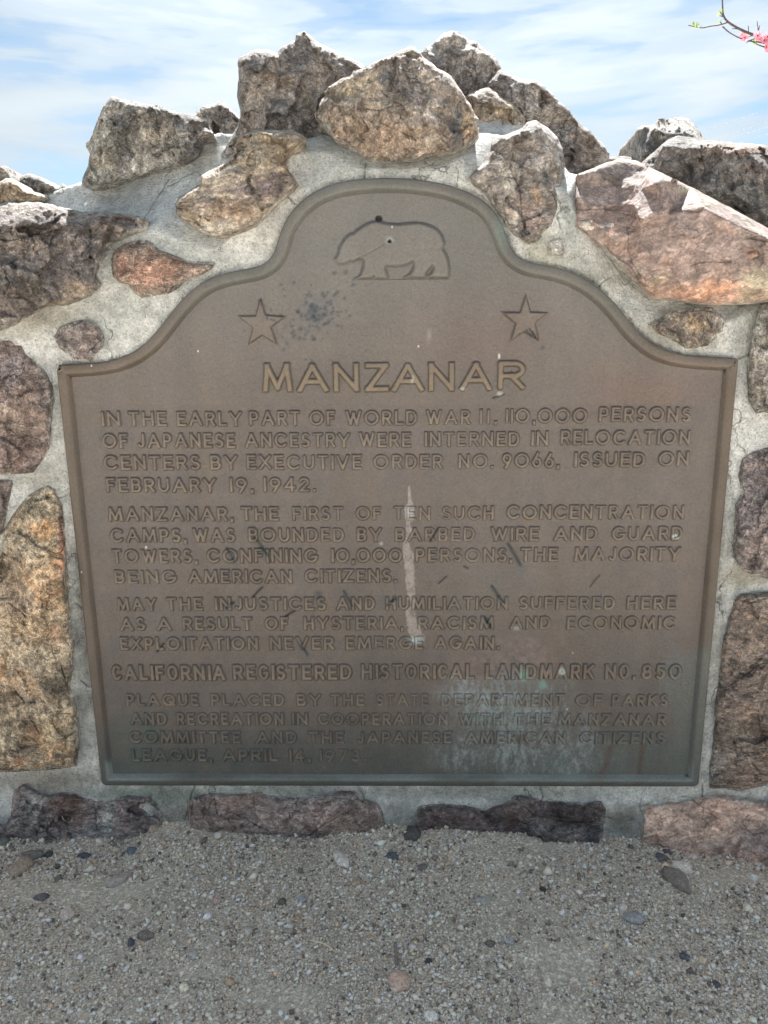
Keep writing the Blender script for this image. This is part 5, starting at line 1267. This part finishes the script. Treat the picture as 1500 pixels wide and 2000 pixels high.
# heading, letter by letter
for ch, u0, u1, vb in [('M', 513, 572.5, 767), ('A', 580, 643, 767), ('N', 651, 702.5, 766.6), ('Z', 713, 760, 766.4), ('A', 764, 829.5, 766), ('N', 836, 888, 765.4), ('A', 897, 961, 764), ('R', 971, 1026, 762.6)]:
    p = word(ch, u0, u1, vb, 58.5, 12.4, height=0.0034, step=0.0009)
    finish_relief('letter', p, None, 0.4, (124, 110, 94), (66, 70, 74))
LINES = [
 (30, 6.3, 0, [('IN', 199, 236, 833), ('THE', 251, 327, 833), ('EARLY', 346, 473, 833), ('PART', 487, 587, 832), ('OF', 604, 655, 831.5), ('WORLD', 675, 815, 831), ('WAR', 832, 919, 830), ('II,', 936, 972, 828.5), ('110,000', 987, 1147, 827.5), ('PERSONS', 1169, 1349, 824.5)]),
 (30, 6.3, 0, [('OF', 200, 251, 876), ('JAPANESE', 268, 460, 875.5), ('ANCESTRY', 479, 684, 875), ('WERE', 701, 803, 874), ('INTERNED', 829, 1015, 873), ('IN', 1037, 1071, 871.5), ('RELOCATION', 1094, 1348, 869.5)]),
 (30, 6.3, 0, [('CENTERS', 203, 392, 918.7), ('BY', 411, 465, 918.5), ('EXECUTIVE', 482, 707, 918), ('ORDER', 729, 865, 917), ('NO.', 895, 963, 916), ('9066,', 980, 1092, 914.5), ('ISSUED', 1121, 1260, 912.8), ('ON', 1285, 1345, 911.5)]),
 (29.5, 6.3, 0, [('FEBRUARY', 208, 423, 962.5), ('19,', 449, 495, 962), ('1942.', 515, 617, 961.5)]),
 (28.5, 6.2, 0, [('MANZANAR,', 212, 455, 1018.6), ('THE', 471, 545, 1018), ('FIRST', 571, 671, 1017.5), ('OF', 695, 745, 1017), ('TEN', 768, 841, 1017), ('SUCH', 863, 965, 1016.6), ('CONCENTRATION', 989, 1336, 1015)]),
 (28.5, 6.2, 0, [('CAMPS,', 216, 364, 1060), ('WAS', 377, 460, 1059.8), ('BOUNDED', 485, 673, 1059), ('BY', 697, 746, 1058.5), ('BARBED', 771, 928, 1058), ('WIRE', 958, 1053, 1057.4), ('AND', 1081, 1167, 1057), ('GUARD', 1194, 1333, 1056.4)]),
 (28.5, 6.2, 0, [('TOWERS,', 219, 385, 1100.7), ('CONFINING', 404, 621, 1100), ('10,000', 647, 786, 1099.4), ('PERSONS,', 811, 1000, 1098.6), ('THE', 1016, 1090, 1097.6), ('MAJORITY', 1121, 1329, 1096.6)]),
 (27.5, 6.1, 0, [('BEING', 224, 345, 1140.7), ('AMERICAN', 368, 571, 1140), ('CITIZENS.', 595, 774, 1138.8)]),
 (26.8, 6.1, 0, [('MAY', 229, 307, 1194), ('THE', 325, 397, 1193.6), ('INJUSTICES', 420, 637, 1193), ('AND', 657, 733, 1192.4), ('HUMILIATION', 753, 992, 1192), ('SUFFERED', 1013, 1201, 1191.6), ('HERE', 1223, 1320, 1191.4)]),
 (26.8, 6.1, 0, [('AS', 235, 285, 1232.8), ('A', 307, 336, 1232.6), ('RESULT', 357, 493, 1232), ('OF', 517, 564, 1231.8), ('HYSTERIA,', 593, 787, 1231), ('RACISM', 816, 965, 1230.6), ('AND', 995, 1076, 1230.2), ('ECONOMIC', 1106, 1319, 1230)]),
 (26.5, 6.0, 0, [('EXPLOITATION', 235, 505, 1270.7), ('NEVER', 527, 653, 1270), ('EMERGE', 675, 828, 1269.4), ('AGAIN.', 848, 975, 1269)]),
 (31.5, 7.4, 1, [('CALIFORNIA', 219, 441, 1330), ('REGISTERED', 455, 688, 1329), ('HISTORICAL', 705, 927, 1328), ('LANDMARK', 947, 1161, 1328), ('NO.', 1180, 1239, 1328), ('850', 1251, 1331, 1328)]),
 (24.8, 5.7, 0, [('PLAQUE', 247, 389, 1380), ('PLACED', 412, 556, 1380), ('BY', 579, 628, 1380), ('THE', 645, 713, 1380), ('STATE', 735, 837, 1380), ('DEPARTMENT', 861, 1103, 1380.3), ('OF', 1123, 1177, 1380.6), ('PARKS', 1194, 1304, 1380.8)]),
 (24.8, 5.7, 0, [('AND', 255, 327, 1416.7), ('RECREATION', 345, 555, 1417), ('IN', 570, 602, 1417.2), ('COOPERATION', 620, 875, 1417.5), ('WITH', 895, 983, 1417.8), ('THE', 1003, 1075, 1418), ('MANZANAR', 1089, 1301, 1418.4)]),
 (24.8, 5.7, 0, [('COMMITTEE', 253, 471, 1452.7), ('AND', 500, 580, 1453), ('THE', 602, 673, 1453.2), ('JAPANESE', 696, 883, 1453.5), ('AMERICAN', 908, 1105, 1453.8), ('CITIZENS', 1131, 1299, 1454.2)]),
 (24.8, 5.7, 0, [('LEAGUE,', 258, 414, 1488), ('APRIL', 434, 543, 1488.2), ('14,', 565, 606, 1488.4), ('1973.', 624, 715, 1488.7)]),
]
for caph, strk, bold, words in LINES:
    row = vmid = None
    e = plink('inscription_line', mesh('inscription_line', [(0, 0, 0)], np.zeros((0, 3), int)) if False else None, None) if False else None
    allp = []
    row_txt = ' '.join(w_[0] for w_ in words)
    for (txt, u0, u1, vb) in words:
        allp += word(txt, u0, u1, vb, caph, strk, narrow=bool(bold), height=0.0030 if bold else 0.0027, gap=.13 if bold else .16)
    fade = 0.62 if words[0][3] < 1300 else 0.6
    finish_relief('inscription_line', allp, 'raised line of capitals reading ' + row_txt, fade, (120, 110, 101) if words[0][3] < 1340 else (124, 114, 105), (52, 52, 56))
#@@EXTRAS
# ------------------------------------------------------------------ loose stones, straw and twig on the ground
def tube(pts, rad, sides=8, close=True):
    """tapered tube along world points -> (verts, faces)"""
    pts = np.array(pts, float); n = len(pts)
    rad = np.interp(np.linspace(0, 1, n), np.linspace(0, 1, len(rad)), rad) if not np.isscalar(rad) else np.full(n, rad)
    t = np.gradient(pts, axis=0); t /= np.linalg.norm(t, axis=1)[:, None] + 1e-12
    up = np.array([0.13, 1.0, 0.21]); V = []; F = []
    for i in range(n):
        a = np.cross(t[i], up); a /= np.linalg.norm(a); b = np.cross(t[i], a)
        for k in range(sides):
            an = 2 * math.pi * k / sides
            V.append(pts[i] + rad[i] * (a * math.cos(an) + b * math.sin(an)))
    for i in range(n - 1):
        for k in range(sides):
            j = (k + 1) % sides
            F.append((i * sides + k, i * sides + j, (i + 1) * sides + j, (i + 1) * sides + k))
    F.append(tuple(range(sides))[::-1]); F.append(tuple((n - 1) * sides + k for k in range(sides)))
    return V, F
def join(parts):
    V = []; F = []
    for v, f in parts:
        o = len(V); V += list(v); F += [tuple(i + o for i in q) for q in f]
    return V, F
def smooth_path(pts, k=5, wob=0.0, seed=0):
    pts = np.array(pts, float); out = []
    n = len(pts)
    for i in range(n - 1):
        p0, p1, p2, p3 = pts[max(i - 1, 0)], pts[i], pts[i + 1], pts[min(i + 2, n - 1)]
        for t in np.arange(k) / k:
            out.append(0.5 * ((2 * p1) + (-p0 + p2) * t + (2 * p0 - 5 * p1 + 4 * p2 - p3) * t * t + (-p0 + 3 * p1 - 3 * p2 + p3) * t ** 3))
    out.append(pts[-1]); out = np.array(out)
    if wob:
        out += wob * np.stack([fbm(out * 25, 3, seed), fbm(out * 25, 3, seed + 1), fbm(out * 25, 3, seed + 2)], 1)
    return out

import bmesh
bm = bmesh.new(); bmesh.ops.create_icosphere(bm, subdivisions=3, radius=1.0)
ICO_V = np.array([v.co[:] for v in bm.verts]); ICO_F = np.array([[v.index for v in f.verts] for f in bm.faces]); bm.free()
def pebble_mat():
    m, nt, b = new_mat('pebble')
    p = pos(nt); col = attr(nt)
    col = mix(nt, 1.0, col, ramp(nt, noise(nt, p, 260, 5, 0.65), [(0.36, 0.7), (0.5, 1.0), (0.64, 1.3)]), 'MULTIPLY')
    col = mix(nt, 1.0, col, ramp(nt, noise(nt, p, 900, 3, 0.6), [(0.36, 0.82), (0.64, 1.2)]), 'MULTIPLY')
    nt.links.new(col, b.inputs['Base Color']); b.inputs['Roughness'].default_value = 0.8
    nt.links.new(bump(nt, noise(nt, p, 380, 4, 0.6), 0.6, 0.001), b.inputs['Normal'])
    return m
M_PEB = pebble_mat()
PEB = [
 (40, 1692, 24, 34, 25, (172, 146, 124), 'tan shard of stone lying by the left picture edge below the footing'),
 (67, 1665, 34, 16, 0, (116, 112, 106), 'flat dark grey stone beside the tan shard at the left'),
 (94, 1662, 14, 11, 0, (62, 66, 74), 'small black pebble against the left footing stone'),
 (163, 1665, 19, 10, 0, (66, 76, 92), 'dark blue oval pebble below the left footing stone'),
 (258, 1659, 19, 12, 0, (92, 114, 130), 'blue-grey pebble below the right end of the left footing stone'),
 (226, 1652, 13, 11, 0, (196, 178, 154), 'small pale tan pebble left of the blue-grey one'),
 (303, 1629, 15, 24, 10, (176, 154, 132), 'upright tan stone chip against the end of the left footing stone'),
 (314, 1619, 10, 11, 0, (190, 168, 142), 'smaller tan chip on top of the upright tan chip'),
 (325, 1614, 14, 14, 30, (196, 176, 152), 'pale tan chip highest in the gap between two footing stones'),
 (232, 1718, 36, 17, -38, (176, 160, 154), 'elongated mauve-grey stone pointing up to the right, left ground'),
 (80, 1750, 22, 11, 0, (100, 98, 96), 'small dark grey flat pebble in the left ground'),
 (132, 1784, 20, 18, 0, (208, 188, 178), 'pale pinkish pebble in the left ground'),
 (198, 1815, 15, 11, 0, (182, 172, 166), 'light grey pebble right below the pale pinkish one'),
 (285, 1831, 25, 15, 0, (128, 116, 112), 'mauve-brown stone flush with the grit, left of centre'),
 (258, 1842, 11, 17, 0, (76, 80, 90), 'dark slate pebble left of the mauve-brown stone'),
 (378, 1867, 15, 13, 0, (176, 176, 170), 'grey pebble with a darker one beside it in the lower left ground'),
 (360, 1931, 14, 14, 0, (236, 226, 196), 'cream quartz pebble near the bottom left'),
 (405, 1791, 12, 11, 0, (236, 236, 236), 'small white pebble in the left middle ground'),
 (422, 1762, 14, 12, 0, (190, 160, 142), 'pinkish brown pebble above the small white one'),
 (485, 1823, 15, 14, 0, (190, 182, 168), 'rounded beige pebble in the middle ground'),
 (552, 1766, 15, 13, 0, (104, 92, 86), 'dark brown pebble between two pale ones, ground centre'),
 (558, 1736, 12, 11, 0, (200, 198, 192), 'round light grey pebble above the dark brown one'),
 (590, 1761, 13, 12, 0, (168, 168, 180), 'bluish grey pebble right of the dark brown one'),
 (573, 1650, 17, 13, -15, (186, 170, 150), 'beige pebble just below the long mauve footing stone'),
 (667, 1687, 22, 36, -32, (222, 212, 204), 'whitish speckled oblong stone below the plaque centre'),
 (694, 1731, 15, 12, -30, (190, 162, 138), 'tan pebble below the whitish oblong stone'),
 (582, 1796, 9, 8, 0, (206, 152, 110), 'tiny orange pebble in the centre ground'),
 (765, 1681, 22, 17, 0, (86, 92, 100), 'dark bluish pebble right of the whitish oblong stone'),
 (806, 1643, 24, 28, -20, (84, 80, 82), 'dark slate stone leaning at the left end of the black footing stone'),
 (827, 1703, 18, 11, 10, (118, 114, 112), 'dark grey flat pebble below the dark slate stone'),
 (778, 1921, 32, 27, 10, (212, 172, 150), 'salmon-pink stone near the bottom centre'),
 (836, 1881, 12, 9, 0, (54, 56, 62), 'small black pebble right of the upright twig'),
 (842, 1988, 19, 14, 10, (236, 232, 226), 'white quartz pebble at the bottom edge of the picture'),
 (945, 1767, 26, 14, 0, (168, 168, 164), 'flat light grey pebble right of centre'),
 (995, 1842, 17, 14, 0, (160, 164, 164), 'blue-grey round pebble beside two pale ones'),
 (957, 1848, 15, 12, 0, (118, 104, 94), 'brown pebble left of the blue-grey round one'),
 (1060, 1741, 10, 9, 0, (54, 54, 58), 'tiny black pebble in the right middle ground'),
 (1237, 1797, 30, 21, 15, (158, 158, 162), 'grey-blue stone in the right ground'),
 (1217, 1775, 15, 12, 0, (224, 216, 206), 'whitish pebble touching the grey-blue stone from above'),
 (1327, 1722, 27, 44, -8, (140, 126, 118), 'brown-grey wedge of stone below the pale one at the right'),
 (1330, 1689, 32, 20, 5, (224, 214, 198), 'pale cream stone below the pink footing stone'),
 (1292, 1668, 20, 15, 20, (92, 98, 108), 'dark bluish pebble at the left end of the pink footing stone'),
 (1304, 1654, 13, 10, 0, (92, 80, 86), 'dark purple pebble touching the pink footing stone'),
 (1352, 1661, 15, 11, 0, (216, 192, 178), 'pale pink pebble under the pink footing stone'),
 (1337, 1871, 13, 15, 0, (88, 94, 108), 'dark blue-grey pebble in the lower right ground'),
 (1372, 1878, 12, 13, -20, (224, 196, 158), 'orange-cream pebble right of the dark blue-grey one'),
 (1460, 1772, 14, 14, 0, (232, 222, 198), 'cream pebble near the right picture edge'),
 (1472, 1702, 18, 13, 20, (216, 212, 206), 'whitish flat pebble highest at the right picture edge'),
 (1070, 1920, 12, 12, 0, (230, 222, 204), 'small cream pebble near the bottom right of centre'),
 (1400, 1924, 12, 9, 0, (84, 80, 84), 'small dark pebble near the bottom right corner'),
 (6, 1643, 20, 17, 0, (108, 110, 104), 'mottled dark stone cut by the left picture edge'),
]
for k, (u, v, wd, hg, ang, rgb, lab) in enumerate(PEB):
    c = at_ground(u, v)
    c[2] = ground_h(np.array([c[0]]), np.array([c[1]]))[0]
    dist = np.linalg.norm(c - CAM)
    rx = wd / 2 / FPX * dist; ry = hg / 2 / FPX * dist
    depth = ry * 1.15
    h = min(rx, ry) * 0.85
    V = ICO_V * 1.0
    nzv = fbm(V * 1.3 + k * 7.1, 3, k)
    V = V * (1 + 0.28 * nzv)[:, None]
    V += 0.34 * (chips(V + k * 3.3, 0.95, k))[:, None] * ICO_V
    V = V * [rx, depth, h]
    a = R_(ang); ca, sa = math.cos(a), math.sin(a)
    V = np.stack([V[:, 0] * ca + V[:, 1] * sa, -V[:, 0] * sa + V[:, 1] * ca, V[:, 2]], 1)
    V[:, 2] += h * 0.35
    jit = np.array(rgb) * (1 + 0.0 * k)
    cl_ = s2l(np.clip(jit, 0, 255)); cl_ = (cl_ + 0.035) * 0.7 + 0.3 * cl_.mean() * np.array([1.06, 1.0, 0.92])
    col = cl_[None] * (1 + 0.15 * fbm(ICO_V * 2 + k, 3, 5))[:, None]
    o = link('pebble', mesh('pebble', V, ICO_F, col), M_PEB, smooth=False)
    o.location = c
    tag(o, lab, 'stone', 'loose stones lying on the grit')

def gpt(u, v, z=0.0):
    c = at_ground(u, v, z); return c + np.array([0, 0, 0])
straw = smooth_path([gpt(600, 1835, .004), gpt(612, 1838, .006), gpt(632, 1843, .006), gpt(648, 1853, .005), gpt(657, 1862, .003)], 5)
v_, f_ = tube(straw - straw[0], [.0004, .0008, .0008, .0003], 6)
o = link('straw', mesh('straw', v_, f_), simple_mat('dry_straw', s2l((238, 224, 186)), 0.6, 0.1)); o.location = straw[0]
tag(o, 'thin pale bent dry grass stalk lying on the grit', 'straw')
b0 = gpt(774, 1889, .0)
tw = smooth_path([b0, b0 + [0.0, .006, .012], b0 + [-.0012, .012, .026]], 4)
v_, f_ = tube(tw - tw[0], [.0026, .0023, .0024], 7)
o = link('twig', mesh('twig', v_, f_), simple_mat('twig_bark', s2l((128, 122, 116)), 0.9, 0.3, 300)); o.location = tw[0]
tag(o, 'short grey twig sticking up out of the grit above the salmon-pink stone', 'twig')

# ------------------------------------------------------------------ blossoming fruit tree behind the wall (only one twig reaches into view)
M_BARK = simple_mat('bark', s2l((84, 72, 70)), 0.85, 0.35, 120)
def leafy(name, c, tr):
    m, nt, b = new_mat(name)
    out = nt.nodes['Material Output']
    t = nt.nodes.new('ShaderNodeBsdfTranslucent'); ms = nt.nodes.new('ShaderNodeMixShader')
    col = mix(nt, 1.0, tuple(s2l(c)), ramp(nt, noise(nt, pos(nt), 160, 3, 0.6), [(0.3, 0.75), (0.7, 1.2)]), 'MULTIPLY')
    nt.links.new(col, b.inputs['Base Color']); nt.links.new(col, t.inputs['Color'])
    ms.inputs[0].default_value = tr
    nt.links.new(b.outputs[0], ms.inputs[1]); nt.links.new(t.outputs[0], ms.inputs[2]); nt.links.new(ms.outputs[0], out.inputs['Surface'])
    b.inputs['Roughness'].default_value = 0.6
    return m
M_PETAL = leafy('petal', (222, 148, 166), 0.3)
M_CALYX = leafy('calyx', (150, 60, 70), 0.1)
M_LEAF = leafy('young_leaf', (150, 170, 80), 0.35)
YB = 0.9
def B(x, y, dy=0.0): return at(1300 + x / 7.5, y / 7.5, YB + dy)
root = np.array([2.15, 1.25, 0.0])
TREE = empty('fruit_tree', root, 'small fruit tree with pink blossom reaching in at the top right corner', 'tree')
TINV = Matrix.Translation(-TREE.location)
def tpart(name, V, F, mat, parent=None, label=None, smooth=True):
    o = link(name, mesh(name, V, F), mat, parent or TREE, smooth)
    if parent is None: o.matrix_parent_inverse = TINV
    if label: o['label'] = label
    return o
fork = np.array([2.02, 1.22, 0.75])
trunk = smooth_path([root + [0, 0, -.05], root + [-.03, 0, .3], fork, np.array([2.1, 1.25, 1.2]), np.array([2.2, 1.3, 1.8]), np.array([2.15, 1.35, 2.4])], 6, .01)
tpart('trunk', *join([tube(trunk, [.055, .045, .035, .02, .008], 12), tube(smooth_path([fork, np.array([2.35, 1.1, 1.2]), np.array([2.7, 1.0, 1.8])], 6, .01), [.03, .02, .006], 9)]), M_BARK)
end = B(1500, 610)
limb = smooth_path([fork, np.array([1.75, 1.1, 0.98]), np.array([1.4, 0.98, 1.12]), end + [.09, .02, -.012]], 7, .008)
main = smooth_path([limb[-1], end, B(1290, 515), B(1200, 480), B(1050, 410), B(910, 320), B(850, 232), B(838, 110), B(825, -60), B(800, -260)], 5, .0012, 3)
side = smooth_path([B(915, 322), B(830, 350), B(750, 370), B(650, 384), B(560, 405), B(500, 402), B(440, 390), B(335, 370)], 4, .001, 5)
second = smooth_path([end + [.06, .01, -.012], B(1500, 640), B(1380, 620), B(1210, 600), B(1120, 570), B(1010, 520), B(920, 465), B(835, 388)], 4, .001, 7)
third = smooth_path([B(1500, 700, .01), B(1420, 680), B(1340, 650), B(1240, 600), B(1180, 630)], 4, .0006, 9)
fourth = smooth_path([B(1210, 602), B(1300, 570), B(1400, 548), B(1500, 540)], 4, .0006, 11)
spurs = [[(1190, 510), (1215, 470), (1210, 375)], [(1350, 505), (1355, 440), (1340, 310)], [(1362, 440), (1380, 372)], [(1100, 432), (1060, 425), (975, 418)], [(850, 240), (815, 200), (790, 150)], [(835, 245), (790, 225)], [(820, 345), (788, 308)], [(1290, 515), (1210, 540)], [(450, 385), (455, 350)], [(425, 385), (405, 345)]]
parts = [tube(limb, [.02, .012, .004], 8), tube(main, [.0038, .0030, .0027, .0024, .0020, .0016, .0013], 7), tube(side, [.0017, .0013, .0012, .0009], 6), tube(second, [.0026, .0019, .0014, .0012, .0016], 6), tube(third, [.0018, .0012, .0006], 6), tube(fourth, [.0014, .0010, .0010], 6)]
for s in spurs: parts.append(tube(smooth_path([B(*q) for q in s], 3), [.0013, .0007], 5))
tpart('branch', *join(parts), M_BARK, label='thin grey twig with side shoots and buds')
def petal(c, n, up, L, W):
    n = n / np.linalg.norm(n); s = np.cross(n, up); s /= np.linalg.norm(s); u = np.cross(s, n)
    V = []; F = []
    rows = [(0, .12, 0), (.3, .7, .10), (.6, 1.0, .2), (.85, .8, .22), (1.0, .25, .18)]
    for (t, w_, c_) in rows:
        for q in (-1, -.5, 0, .5, 1):
            V.append(c + u * (t * L) + s * (q * w_ * W) + n * (c_ * L * (0.8 + .5 * abs(q))))
    for i in range(len(rows) - 1):
        for k in range(4):
            F.append((i * 5 + k, i * 5 + k + 1, (i + 1) * 5 + k + 1, (i + 1) * 5 + k))
    return V, F
rb = random.Random(8)
def blossom(c, r, seed):
    rg = random.Random(seed)
    n = np.array([rg.uniform(-.7, .7), rg.uniform(-1.2, -.3), rg.uniform(-.8, .5)]); n /= np.linalg.norm(n)
    a = np.cross(n, [0.1, .2, 1]); a /= np.linalg.norm(a); b = np.cross(n, a)
    ps = []
    for k in range(5):
        an = 2 * math.pi * k / 5 + rg.uniform(-.2, .2)
        d = a * math.cos(an) + b * math.sin(an)
        ps.append(petal(c, n + d * rg.uniform(-.2, .5), d, r * rg.uniform(.85, 1.1), r * .48))
    o = tpart('blossom', *join(ps), M_PETAL)
    cal = tube([c - n * r * .35, c - n * r * .1, c + n * r * .06], [r * .1, r * .2, r * .12], 7)
    st = [tube([c, c + n * r * .5 + (a * math.cos(q) + b * math.sin(q)) * r * .22], r * .02, 4) for q in np.arange(0, 6.28, .7)]
    k_ = tpart('calyx', *join([cal] + st), M_CALYX, parent=o)
    k_.matrix_parent_inverse = Matrix.Identity(4)
for i, (x, y, r) in enumerate([(1165, 548, 46), (1118, 508, 34), (1345, 520, 52), (1360, 560, 36), (1440, 605, 56), (1492, 532, 50), (1478, 680, 54), (1540, 620, 60), (1580, 560, 55), (1620, 640, 55), (1700, 600, 50), (1520, 720, 45), (1780, 640, 50)]):
    blossom(B(x, y, rb.uniform(-.012, .004)), r / 7.5 / FPX * 2.0 * 1.05, 40 + i)
def leaf_bud(x, y, n_, L):
    ps = []
    for k in range(n_):
        d = np.array([rb.uniform(-1, 1), rb.uniform(-.4, .4), rb.uniform(.1, 1.1)]); d /= np.linalg.norm(d)
        ps.append(petal(B(x, y, -.002), np.cross(d, [0, 1, .2]) + [0, -.6, 0], d, L, L * .2))
    tpart('leaf_bud', *join(ps), M_LEAF)
for x, y, n_, L in [(800, 205, 4, .008), (830, 190, 3, .009), (415, 375, 4, .009), (455, 385, 4, .009), (505, 403, 4, .006), (800, 318, 3, .006), (1325, 640, 4, .007), (1310, 610, 2, .006), (1180, 500, 3, .006)]:
    leaf_bud(x, y, n_, L)

# ------------------------------------------------------------------ far power lines on two poles
M_WIRE = simple_mat('cable', s2l((140, 156, 172)), 0.6, 0.05)
M_POLE = simple_mat('weathered_wood', s2l((120, 108, 96)), 0.9, 0.3, 8)
ends = []
for k, (ua, va, ub, vb, lab) in enumerate([(1900, 77, 700, 486, 'highest of the four faint far power lines at the right'), (1900, 117, 700, 483, 'second from top of the four faint far power lines'), (1900, 133, 700, 480, 'third from top of the four faint far power lines'), (1900, 140, 700, 505, 'lowest of the four faint far power lines above the right boulder')]):
    A = at(ua, va, 40.0); Bp = at(ub, vb, 120.0)
    t = np.linspace(0, 1, 40)[:, None]
    pts = A + (Bp - A) * t
    ends.append((A, Bp))
    v_, f_ = tube(pts - A, .014, 5)
    o = link('power_line', mesh('power_line', v_, f_), M_WIRE); o.location = A
    tag(o, lab, 'cable', 'power lines far behind the wall')
for k in (0, 1):
    P = np.array([e[k] for e in ends]); c = P.mean(0); top_z = P[:, 2].max() + .5
    o = empty('utility_pole', (c[0], c[1], 0), ('near' if k == 0 else 'far') + ' wooden utility pole carrying the power lines, outside or hidden behind the wall', 'pole')
    inv = Matrix.Translation(-o.location)
    v_, f_ = tube([(c[0], c[1], -.5), (c[0], c[1], top_z)], [.2, .13], 10)
    q = link('pole', mesh('pole', v_, f_), M_POLE, o); q.matrix_parent_inverse = inv
    for p_ in P:
        v_, f_ = tube([(c[0] - .1, c[1], p_[2]), p_ + [0, 0, 0]], .05, 6)
        q = link('crossarm', mesh('crossarm', v_, f_), M_POLE, o); q.matrix_parent_inverse = inv
